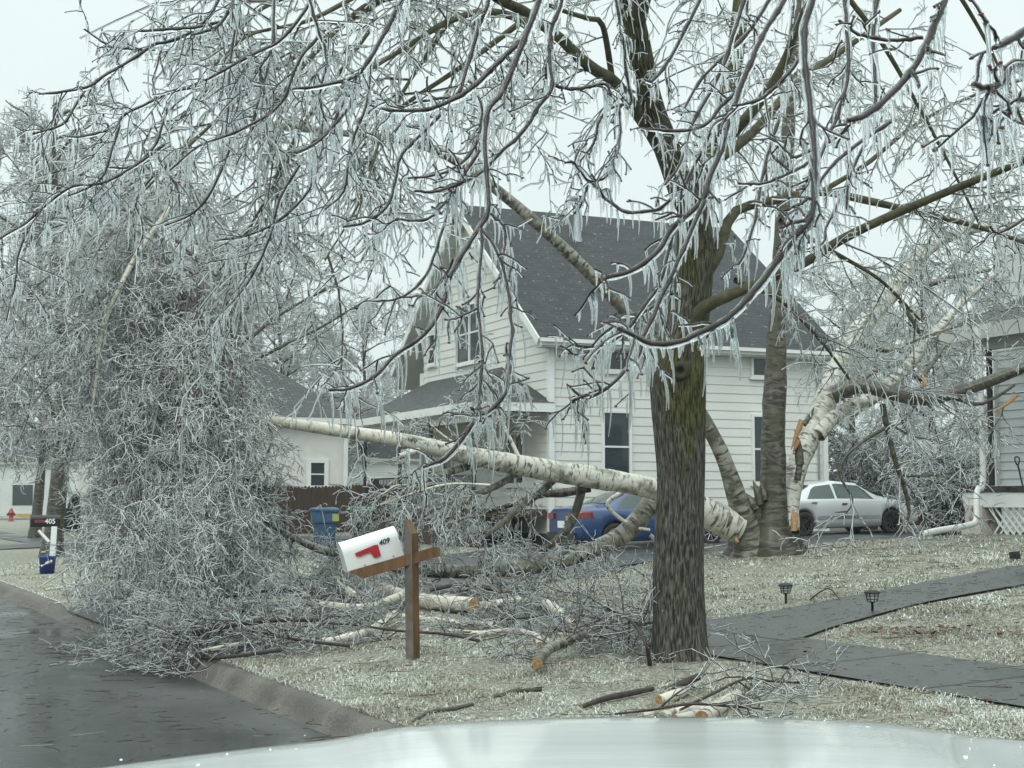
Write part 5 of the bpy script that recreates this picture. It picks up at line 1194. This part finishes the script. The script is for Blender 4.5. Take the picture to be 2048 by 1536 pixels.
fl([(1030, 915, 9), (990, 905, 8), (950, 900, 8), (900, 880, 6), (850, 840, 4)], 20, 20.2, "birch"); fl([(1005, 900, 9), (975, 850, 8), (960, 810, 6), (990, 770, 4)], 20.3, 20.6, "birch")
fl([(838, 900, 14), (815, 906, 13), (798, 912, 12)], 19.4, 19.2, "birch", keep=False); fl([(900, 892, 9), (870, 884, 8), (845, 880, 7)], 19.8, 19.9, "birch", keep=False)
fl([(870, 980, 6), (800, 970, 5), (770, 985, 4), (740, 1000, 3)], 19, 18.6, "birch"); fl([(980, 970, 6), (900, 968, 6), (830, 985, 5), (760, 1010, 4)], 19, 18.6, "birch")
fl([(1250, 980, 12), (1215, 1010, 11), (1260, 1050, 9), (1300, 1060, 7)], 21, 21, "birch", keep=False); fl([(1300, 1070, 10), (1330, 1090, 8), (1390, 1098, 6), (1450, 1090, 4)], 21.6, 21.6, "birch", keep=False)
NL = len(FL)
# the dark bent top with its upturned fan
fl([(500, 836, 17), (494, 880, 16), (488, 930, 14), (505, 968, 12), (540, 1010, 9), (575, 1050, 6)], FZ1 + .9, FZ1 + .4, "birch_dark")
fl([(498, 838, 18), (480, 795, 17), (462, 752, 16), (440, 715, 15), (415, 690, 13), (398, 640, 11), (400, 570, 9), (415, 500, 7)], FZ1 + .9, FZ1 + .8, "birch_dark")
fl([(458, 745, 13), (470, 690, 12), (488, 630, 11), (512, 570, 10), (533, 510, 8), (548, 450, 6), (560, 390, 4)], FZ1 + .8, FZ1 + 1.4, "birch_dark")
fl([(448, 735, 11), (455, 660, 10), (450, 600, 9), (437, 540, 7), (430, 480, 5)], FZ1 + .8, FZ1 + .5, "birch_dark")
fl([(462, 748, 10), (520, 715, 9), (580, 685, 8), (640, 655, 7), (700, 620, 5), (740, 595, 3)], FZ1 + .8, FZ1 + 1.8, "birch_dark")
fl([(465, 708, 10), (520, 660, 9), (545, 640, 8), (600, 605, 7), (650, 580, 6), (710, 545, 4)], FZ1 + .8, FZ1 + 2, "birch_dark")
fl([(500, 840, 8), (530, 850, 7), (545, 868, 6), (535, 910, 5), (515, 945, 4)], FZ1 + .6, FZ1 + .4, "twig_far")
NFN = len(FL)
# drooping limbs of the crown: up, over and down to the ground
drop = [((350, 405, 13), (300, 470, 13), (265, 525, 13), (228, 600, 12), (203, 670, 10), (192, 760, 8), (180, 860, 6)), ((420, 690, 12), (360, 690, 10), (340, 720, 9), (370, 750, 8), (385, 790, 6))]
for d_ in drop: fl(list(d_), FZ1 - .2, FZ1 - .8, "birch")
for k in range(40):
    x0 = rng.uniform(330, 520); y0 = rng.uniform(690, 860); xe = rng.uniform(190, 545); ye = rng.uniform(980, 1190); xm = x0 + (xe - x0) * rng.uniform(.35, .7); ym = min(y0, 700) - rng.uniform(-140, 170) * (1 if xe < 470 else .1)
    if xe > 480: ym = rng.uniform(760, 900)
    Z0 = FZ1 + rng.uniform(-.4, .9); Z1 = Z0 + rng.uniform(-2.6, 2.8)
    fl([(x0, y0, 9), ((x0 + xm) / 2, (y0 + ym) / 2 - 25, 8), (xm, ym, 7), (xm * .4 + xe * .6, ym * .5 + ye * .5 - 30, 5), (xe, ye, 3)], Z0, Z1, "twig_far", 20, 6)
for k in range(16):   # high sprays of the crown
    x0 = rng.uniform(380, 480); y0 = rng.uniform(560, 740); xe = rng.uniform(20, 420); ye = rng.uniform(430, 800)
    Z0 = FZ1 + rng.uniform(0, 1); fl([(x0, y0, 8), (x0 * .5 + xe * .5, min(y0, ye) - rng.uniform(20, 130), 6), (xe, ye, 4), (xe - rng.uniform(10, 60), ye + rng.uniform(60, 200), 2.5)], Z0, Z0 + rng.uniform(-2, 2.4), "twig_far", 18, 6)
def above_ground(g):
    z = ground_z(g[..., 0], g[..., 1]) + .02 + .05 * rng.random(g.shape[:2]); g[..., 2] = np.maximum(g[..., 2], z); return g
heavy = FL[NFN:]; light = FL[:NL]
crown("crown", fb, FL[NL:NFN], [(3.0, (.4, 1.2), (25, 65), .06, .12), (4, (.2, .6), (25, 60), .10, .18), (2, (.08, .22), (25, 60), .1, .22)], ["twig", "rime"], (.0040, .0026, .0040), extra=above_ground)
crown("crown", fb, heavy, [(5.0, (.35, 1.0), (25, 80), .12, .2), (7, (.18, .5), (30, 75), .14, .28), (6, (.06, .18), (30, 75), .08, .34)], ["twig_brown", "rime"], (.0034, .0025, .0048), extra=above_ground, off=-.25)
crown("crown", fb, light, [(5.5, (.3, .8), (25, 80), .14, .2), (7, (.15, .45), (25, 75), .16, .24), (4, (.07, .2), (25, 70), .14, .3)], ["twig", "rime"], (.0046, .0030, .0056), extra=above_ground, off=.2)

# ------------------------------------------------------------------ cut branches and brush lying on the verge
def gline(pts, n=24, lift=.0):
    """photo polyline lying on the ground; optional 4th value = height above the ground in metres"""
    A_ = np.array([tuple(p) + (0.,) * (4 - len(p)) for p in pts], float); G_ = []
    for a in A_:
        p = None
        for Z in np.arange(6, 45, .1):
            t_ = px(a[0], a[1], Z)
            if t_[2] - a[3] <= ground_z(t_[0], t_[1]): p = t_; break
        G_.append(np.array([*(p if p is not None else px(a[0], a[1], 24)), a[2] / 2 * (p[1] if p is not None else 24) / F_PX]))
    S4 = spline(np.array(G_), n); P = S4[:, :3].copy(); r = np.maximum(S4[:, 3], .004)
    P[:, 2] = np.maximum(P[:, 2], ground_z(P[:, 0], P[:, 1]) + r * .7 + lift); return P, r
def cut_branch(name, label, cat, pts, m="birch", brush=None, group=None, cap="wood", lift=0, n=26):
    P, r = gline(pts, n, lift); t = thing(name, P[len(P) // 2], label, cat, group)
    P2, r2 = P[::-1], r[::-1]
    limb_mesh("stem", P2, r2, m, t, 12, cap, rough=.06)
    if brush:
        crown("twigs", t, [P], brush, ["twig", "rime"], (.0034, .0023, .0034), extra=above_ground, off=.3, kind='stuff')
    return t
BR = [(7, (.35, 1.0), (20, 75), .05, .16), (6, (.18, .5), (25, 70), .06, .22), (4, (.07, .24), (25, 70), .06, .28)]
BRs = [(5.0, (.25, .7), (20, 65), .03, .16), (4, (.15, .4), (25, 60), .05, .24), (3, (.06, .2), (25, 60), .1, .22)]
GB = "cut birch branches lying on the verge"
cut_branch("birch_branch", "thick white birch branch right of the mailbox post, sawn end facing right", "branch", [(948, 1210, 30, .12), (880, 1204, 30, .12), (840, 1201, 29, .12), (800, 1190, 27, .16), (770, 1178, 25, .22), (730, 1168, 20, .25), (690, 1170, 14, .25), (650, 1162, 9, .2)], brush=BR, group=GB)
cut_branch("birch_branch", "long thin birch branch reaching left from under the mailbox onto the road", "branch", [(790, 1228, 16, .12), (740, 1262, 18, .1), (690, 1276, 17, .08), (640, 1284, 14, .06), (560, 1278, 11, .08), (480, 1288, 9, .12), (420, 1298, 7, .1), (378, 1308, 4, .08)], brush=BR, group=GB)
cut_branch("birch_branch", "pale birch branch running level behind the mailbox post towards the kerb", "branch", [(800, 1192, 16, .2), (730, 1215, 16, .2), (660, 1210, 14, .2), (600, 1204, 13, .2), (520, 1204, 12, .22), (440, 1204, 10, .25), (390, 1214, 8, .2), (330, 1232, 5, .1)], brush=BR, group=GB)
cut_branch("birch_branch", "slim yellowish birch branch arching under the mailbox's left end", "branch", [(600, 1150, 13, .15), (650, 1160, 14, .2), (690, 1178, 16, .25), (720, 1194, 15, .2), (760, 1182, 18, .2), (800, 1172, 14, .2)], brush=BRs, group=GB)
cut_branch("birch_branch", "snapped birch branch with a bright orange broken end in front of the maple", "branch", [(1074, 1326, 22, .10), (1098, 1298, 22, .12), (1130, 1284, 20, .15), (1180, 1262, 17, .2), (1230, 1240, 14, .28), (1275, 1222, 9, .3), (1310, 1205, 5, .3)], "birch_old", BR, GB)
cut_branch("birch_branch", "short white birch piece slanting down towards the snapped branch", "branch", [(1150, 1252, 18, .02), (1128, 1232, 20, .05), (1100, 1212, 20, .1), (1088, 1204, 16, .12)], brush=BRs, group=GB)
cut_branch("birch_branch", "knotty birch piece beyond the post with a torn orange tip", "branch", [(1040, 1200, 16, .12), (1000, 1206, 16, .1), (955, 1212, 16, .08)], brush=BRs, group=GB)
cut_branch("birch_branch", "low birch branch with a chopped end, level with the post's middle", "branch", [(992, 1252, 20, .05), (950, 1252, 18, .05), (900, 1246, 16, .08), (850, 1238, 14, .08), (800, 1232, 10, .1)], brush=BRs, group=GB)
cut_branch("birch_branch", "crooked birch branch ending beside the short white piece", "branch", [(1080, 1290, 14, .04), (1070, 1272, 15, .05), (1020, 1262, 14, .05), (960, 1268, 13, .05), (900, 1262, 10, .05)], brush=BRs, group=GB)
cut_branch("birch_branch", "dark twiggy branch sprawled at the kerb's left end", "branch", [(560, 1300, 9, .1), (470, 1312, 8, .1), (380, 1318, 7, .1), (300, 1300, 6, .12), (240, 1290, 4, .1)], "twig", BR, GB)
cut_branch("birch_branch", "dark bushy branch hanging over the kerb beneath the crown", "branch", [(640, 1240, 10, .25), (560, 1240, 9, .3), (470, 1250, 8, .3), (380, 1270, 6, .2), (300, 1270, 4, .1)], "twig", BR, GB)
cut_branch("birch_branch", "grey twiggy branch on the grass left of the bucket-side drive", "branch", [(420, 1170, 9, .2), (340, 1190, 8, .2), (260, 1190, 6, .15), (190, 1180, 4, .1)], "twig", BR, GB)
cut_branch("birch_branch", "long whippy branch low over the kerb's grass edge", "branch", [(700, 1292, 7, .08), (600, 1280, 6, .15), (500, 1262, 5, .2), (400, 1256, 4, .15), (320, 1268, 3, .1)], "twig", BR, GB)
cut_branch("birch_branch", "twiggy branch fanning out just behind the mailbox post's foot", "branch", [(960, 1282, 7, .05), (890, 1268, 6, .12), (800, 1262, 5, .15), (710, 1250, 4, .15), (640, 1246, 3, .1)], "twig", BR, GB)
cut_branch("birch_branch", "dense twiggy branch between the torn tip and the maple", "branch", [(1270, 1260, 7, .1), (1200, 1240, 6, .2), (1130, 1226, 5, .25), (1050, 1236, 4, .2), (980, 1240, 3, .1)], "twig", BR, GB)
cut_branch("birch_branch", "iced twiggy branch heaped under the mailbox's left end", "branch", [(720, 1200, 8, .2), (640, 1186, 7, .3), (560, 1180, 6, .35), (480, 1190, 5, .3), (400, 1206, 3, .2)], "twig", BR, GB)
cut_branch("birch_branch", "twig fan spilling furthest out onto the asphalt", "branch", [(480, 1262, 7, .15), (400, 1262, 6, .25), (330, 1280, 5, .22), (270, 1300, 4, .12), (220, 1318, 3, .05)], "twig", BR, GB)
cut_branch("birch_branch", "thin pale branch laid along the neighbour's verge", "branch", [(90, 1182, 5), (160, 1172, 5), (230, 1160, 5), (300, 1150, 4)], "birch", None, GB)
cut_branch("birch_branch", "brown twiggy tangle in front of the fallen birch's lower limb", "branch", [(860, 1180, 8, .25), (920, 1170, 7, .3), (990, 1180, 6, .25), (1060, 1190, 4, .2)], "twig", BR, GB)
cut_branch("birch_branch", "loose dark branch leaning against the maple's left side", "branch", [(1300, 1330, 10, .02), (1292, 1290, 8, .2), (1270, 1250, 6, .3), (1230, 1220, 4, .35)], "twig", BR, GB)
cut_branch("stick", "short mossy stick lying on the frozen grass above the kerb", "stick", [(985, 1398, 7), (1030, 1390, 9), (1082, 1384, 10)], "limb", None)
cut_branch("stick", "grey stick with one end over the kerb by the white bonnet", "stick", [(818, 1450, 7), (860, 1432, 9), (905, 1422, 10), (945, 1412, 8)], "birch_dark", None)
cut_branch("stick", "dark stick on the left of the log pile", "stick", [(1162, 1424, 8), (1210, 1410, 12), (1260, 1400, 12), (1305, 1390, 10)], "twig", None, lift=.02)
cut_branch("stick", "broken dark plank-like stick on top of the log pile", "stick", [(1340, 1378, 14, .05), (1368, 1366, 16, .08), (1396, 1354, 15, .1)], "twig", None)
cut_branch("birch_log", "pale yellow birch log, leftmost in the small pile", "log", [(1288, 1443, 17), (1330, 1440, 19), (1380, 1428, 20), (1410, 1420, 18)], "birch", None, "birch logs in the small pile")
cut_branch("birch_log", "short birch log in the middle of the small pile", "log", [(1350, 1450, 22), (1380, 1444, 22), (1408, 1434, 22)], "birch", None, "birch logs in the small pile")
cut_branch("birch_log", "thick white birch log, rightmost in the small pile", "log", [(1404, 1450, 28), (1430, 1432, 30), (1455, 1418, 28), (1475, 1402, 24)], "birch", None, "birch logs in the small pile")
cut_branch("birch_log", "stubby white birch log behind the other logs", "log", [(1318, 1400, 20, .03), (1345, 1392, 22, .04), (1375, 1380, 18, .04)], "birch", None, "birch logs in the small pile")
cut_branch("twiggy_branch", "red-budded maple branch lying across the birch logs", "branch", [(1230, 1428, 4, .05), (1300, 1420, 5, .1), (1380, 1408, 6, .14), (1460, 1412, 6, .12), (1525, 1418, 4, .08)], "twig_red", BRs)
cut_branch("twiggy_branch", "long thin dark branch arching over the log pile to the right", "branch", [(1360, 1420, 5, .1), (1420, 1390, 6, .15), (1490, 1358, 5, .18), (1540, 1362, 5, .1), (1600, 1366, 3, .05)], "twig", BRs)
cut_branch("twiggy_branch", "bent twig standing on the grass between the two path lights", "branch", [(1620, 1200, 3, .02), (1640, 1184, 3, .12), (1660, 1178, 3, .14), (1680, 1200, 2, .03)], "twig", None)
cc_ = pix_ground(1000, 1160)
tg = thing("bark_slab", cc_, "strip of orange torn birch wood on the driveway edge", "wood")
b = MB(); a_, b_ = pix_ground(955, 1168), pix_ground(1035, 1158); d_ = unit(b_ - a_); b.box((a_ + b_) / 2 + Z3 * .05, (np.linalg.norm(b_ - a_), .16, .05), ax=[d_, unit(np.cross(Z3, d_)), Z3]); b.build("slab", "wood", tg)

# ------------------------------------------------------------------ trees and shrubs further off
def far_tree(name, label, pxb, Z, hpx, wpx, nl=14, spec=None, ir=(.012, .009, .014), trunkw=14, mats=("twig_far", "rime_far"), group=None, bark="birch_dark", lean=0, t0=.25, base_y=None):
    base = px(pxb, base_y or 1010, Z); base[2] = float(ground_z(base[0], base[1])); sc = Z / F_PX; h = hpx * sc; w_ = wpx * sc
    t = thing(name, base, label, "tree", group)
    k = 20; P = np.zeros((k, 3)); P[:] = base; P[:, 2] += np.linspace(-.1, h * .92, k); P[:, 0] += lean * sc * np.linspace(0, 1, k) ** 1.5 + .015 * h * np.sin(np.linspace(0, 5, k)); 
    r = np.linspace(trunkw * sc / 2, trunkw * sc * .08, k); r[0] *= 1.35
    limb_mesh("trunk", P, r, bark, t, 9); L = []
    for i in range(nl):
        u_ = t0 + (1 - t0) * (i + .5) / nl; p0 = P[int(u_ * (k - 1))]; a = i * 2.4 + rng.uniform(-.4, .4); ln = w_ * (.55 + .5 * rng.random()) * (1.05 - .62 * u_)
        d_ = np.array([math.cos(a), math.sin(a) * .9, rng.uniform(.35, .95)]); pts = [p0]; 
        for q_ in range(6):
            d_ = d_ + rng.normal(size=3) * .13 + np.array([0, 0, -.05 if q_ > 2 else .03]); d_ = unit(d_); pts.append(pts[-1] + d_ * ln / 6)
        pts = spline(np.array(pts), 14); limb_mesh("limb", pts, np.linspace(trunkw * sc * .22 * (1 - .6 * u_), trunkw * sc * .03, 14), bark, t, 5); L.append(pts)
    L.append(P[int(k * .6):])
    sp = spec or [(2.4, (.10 * w_, .3 * w_), (20, 60), .02, .12), (7, (.06 * w_, .15 * w_), (20, 55), .05, .16), (6, (.02 * w_, .07 * w_), (25, 60), .05, .24)]
    crown("crown", t, L, sp, list(mats), ir, extra=above_ground); return t
q = px(105, 1000, 35)
far_tree("street_tree", "iced street tree with a stout trunk behind the 405 mailbox", 105, 36.5, 1020, 330, 22, None, (.007, .005, .009), 40, ("twig", "rime_far"), t0=.22)
far_tree("bare_tree", "tall iced tree at the far left with thin upright branches", 70, 52, 900, 330, 24, None, (.010, .008, .013), 22, t0=.2)
GT = "iced trees behind the houses"
far_tree("bare_tree", "hazy iced tree rising left of the house's porch roof", 560, 66, 560, 300, 22, None, (.008, .006, .012), 20, group=GT, t0=.15)
far_tree("bare_tree", "pale iced tree directly behind the porch's left corner", 730, 72, 430, 260, 20, None, (.009, .007, .013), 16, group=GT, t0=.1)
far_tree("bare_tree", "iced tree above the white brick house", 400, 70, 620, 320, 22, None, (.009, .007, .013), 20, group=GT, t0=.15)
far_tree("bare_tree", "broad iced tree at the left behind the street tree", 240, 62, 760, 340, 24, None, (.008, .006, .012), 24, group=GT, t0=.12)
far_tree("bare_tree", "iced tree beyond the house's right roof end", 1700, 62, 520, 260, 22, None, (.008, .006, .012), 20, group=GT, t0=.1)
far_tree("bare_tree", "iced tree between the silver car and the right porch", 1860, 48, 560, 280, 24, None, (.007, .0055, .010), 22, group=GT, t0=.1)
far_tree("bare_tree", "dense iced tree behind the right porch roof", 2010, 42, 600, 300, 24, None, (.007, .0055, .010), 24, group=GT, t0=.15)
far_tree("bare_tree", "thin iced tree just left of the right porch's downspout", 1780, 75, 430, 220, 18, None, (.009, .007, .013), 14, group=GT, t0=.1)
def shrub(name, label, xp, yp, Z, hpx, wpx, n=26, mats=("twig", "rime_far"), group=None, ir=(.008, .006, .010)):
    base = px(xp, yp, Z); base[2] = float(ground_z(base[0], base[1])); sc = Z / F_PX; t = thing(name, base, label, "shrub", group); L = []
    b = MB()
    for i in range(n):
        a = rng.uniform(0, 6.28); sp_ = rng.uniform(.1, .5) * wpx * sc; p0 = base + np.array([math.cos(a) * .2, math.sin(a) * .2, 0])
        p2 = base + np.array([math.cos(a) * sp_, math.sin(a) * sp_, hpx * sc * rng.uniform(.6, 1)]); p1 = (p0 + p2) / 2 + np.array([0, 0, hpx * sc * .2]); p3 = p2 + np.array([math.cos(a) * .4, math.sin(a) * .4, -.3])
        S_ = spline(np.array([p0, p1, p2, p3]), 14); b.tube(S_, np.linspace(.025, .006, 14), 5); L.append(S_)
    b.build("stems", "twig", t)
    crown("crown", t, L, [(3.5, (.3, .9), (25, 70), .1, .16), (4, (.2, .5), (25, 65), .12, .2), (3, (.08, .2), (25, 60), .1, .2)], list(mats), ir, extra=above_ground); return t
GS = "iced shrubs along the back fence"
shrub("shrub", "iced arching shrub at the silver car's nose", 1885, 1050, 38, 190, 170, 26, group=GS)
shrub("shrub", "iced shrub in front of the fence beside the brick pier", 1925, 1050, 34, 180, 170, 26, group=GS)
shrub("shrub", "tall iced shrub behind the silver car's bonnet", 1740, 1040, 45, 210, 220, 28, group=GS)
t = thing("evergreen_shrub", gp(*px(150, 1000, 62)[:2]), "small dark evergreen shrub right of the 405 mailbox", "shrub")
c_ = gp(*px(150, 1000, 62)[:2]); n = 6000; a = rng.uniform(0, 6.28, n); z_ = rng.random(n) ** 1.2; rr = .62 * (1 - z_) ** .7 * np.sqrt(rng.random(n)) * (1 + .2 * np.sin(a * 3 + z_ * 9))
p_ = c_ + np.stack([np.cos(a) * rr, np.sin(a) * rr, z_ * 1.5], 1); d_ = unit(rng.normal(size=(n, 3)) + np.stack([np.cos(a), np.sin(a), .3 + 0 * a], 1)) * .10; s_ = unit(np.cross(d_, rng.normal(size=(n, 3)))) * .022
Vv = np.stack([p_ - s_, p_ + s_, p_ + d_ + s_ * .3, p_ + d_ - s_ * .3], 1).reshape(-1, 3)
big_mesh("foliage", [(Vv, (np.arange(n) * 4)[:, None] + np.array([[0, 1, 2, 3]]), 0)], ["greenbush"], t, False)
b = MB(); b.tube([c_, c_ + Z3 * 1.3], .05, 7); b.build("trunk", "twig", t)

# ================================================================== damp winter air
hz = bpy.data.materials.new("damp_air"); hz.use_nodes = True; t_ = hz.node_tree; t_.nodes.clear()
vo = t_.nodes.new('ShaderNodeVolumePrincipled'); vo.inputs['Color'].default_value = (.86, .93, .92, 1); vo.inputs['Density'].default_value = .0007; vo.inputs['Anisotropy'].default_value = .2
mo = t_.nodes.new('ShaderNodeOutputMaterial'); t_.links.new(vo.outputs[0], mo.inputs['Volume'])
MT['haze'] = hz
o = MB().box((60, 380, 9.5), (1150, 900, 23)).build("haze", "haze"); tag(o, kind='stuff')
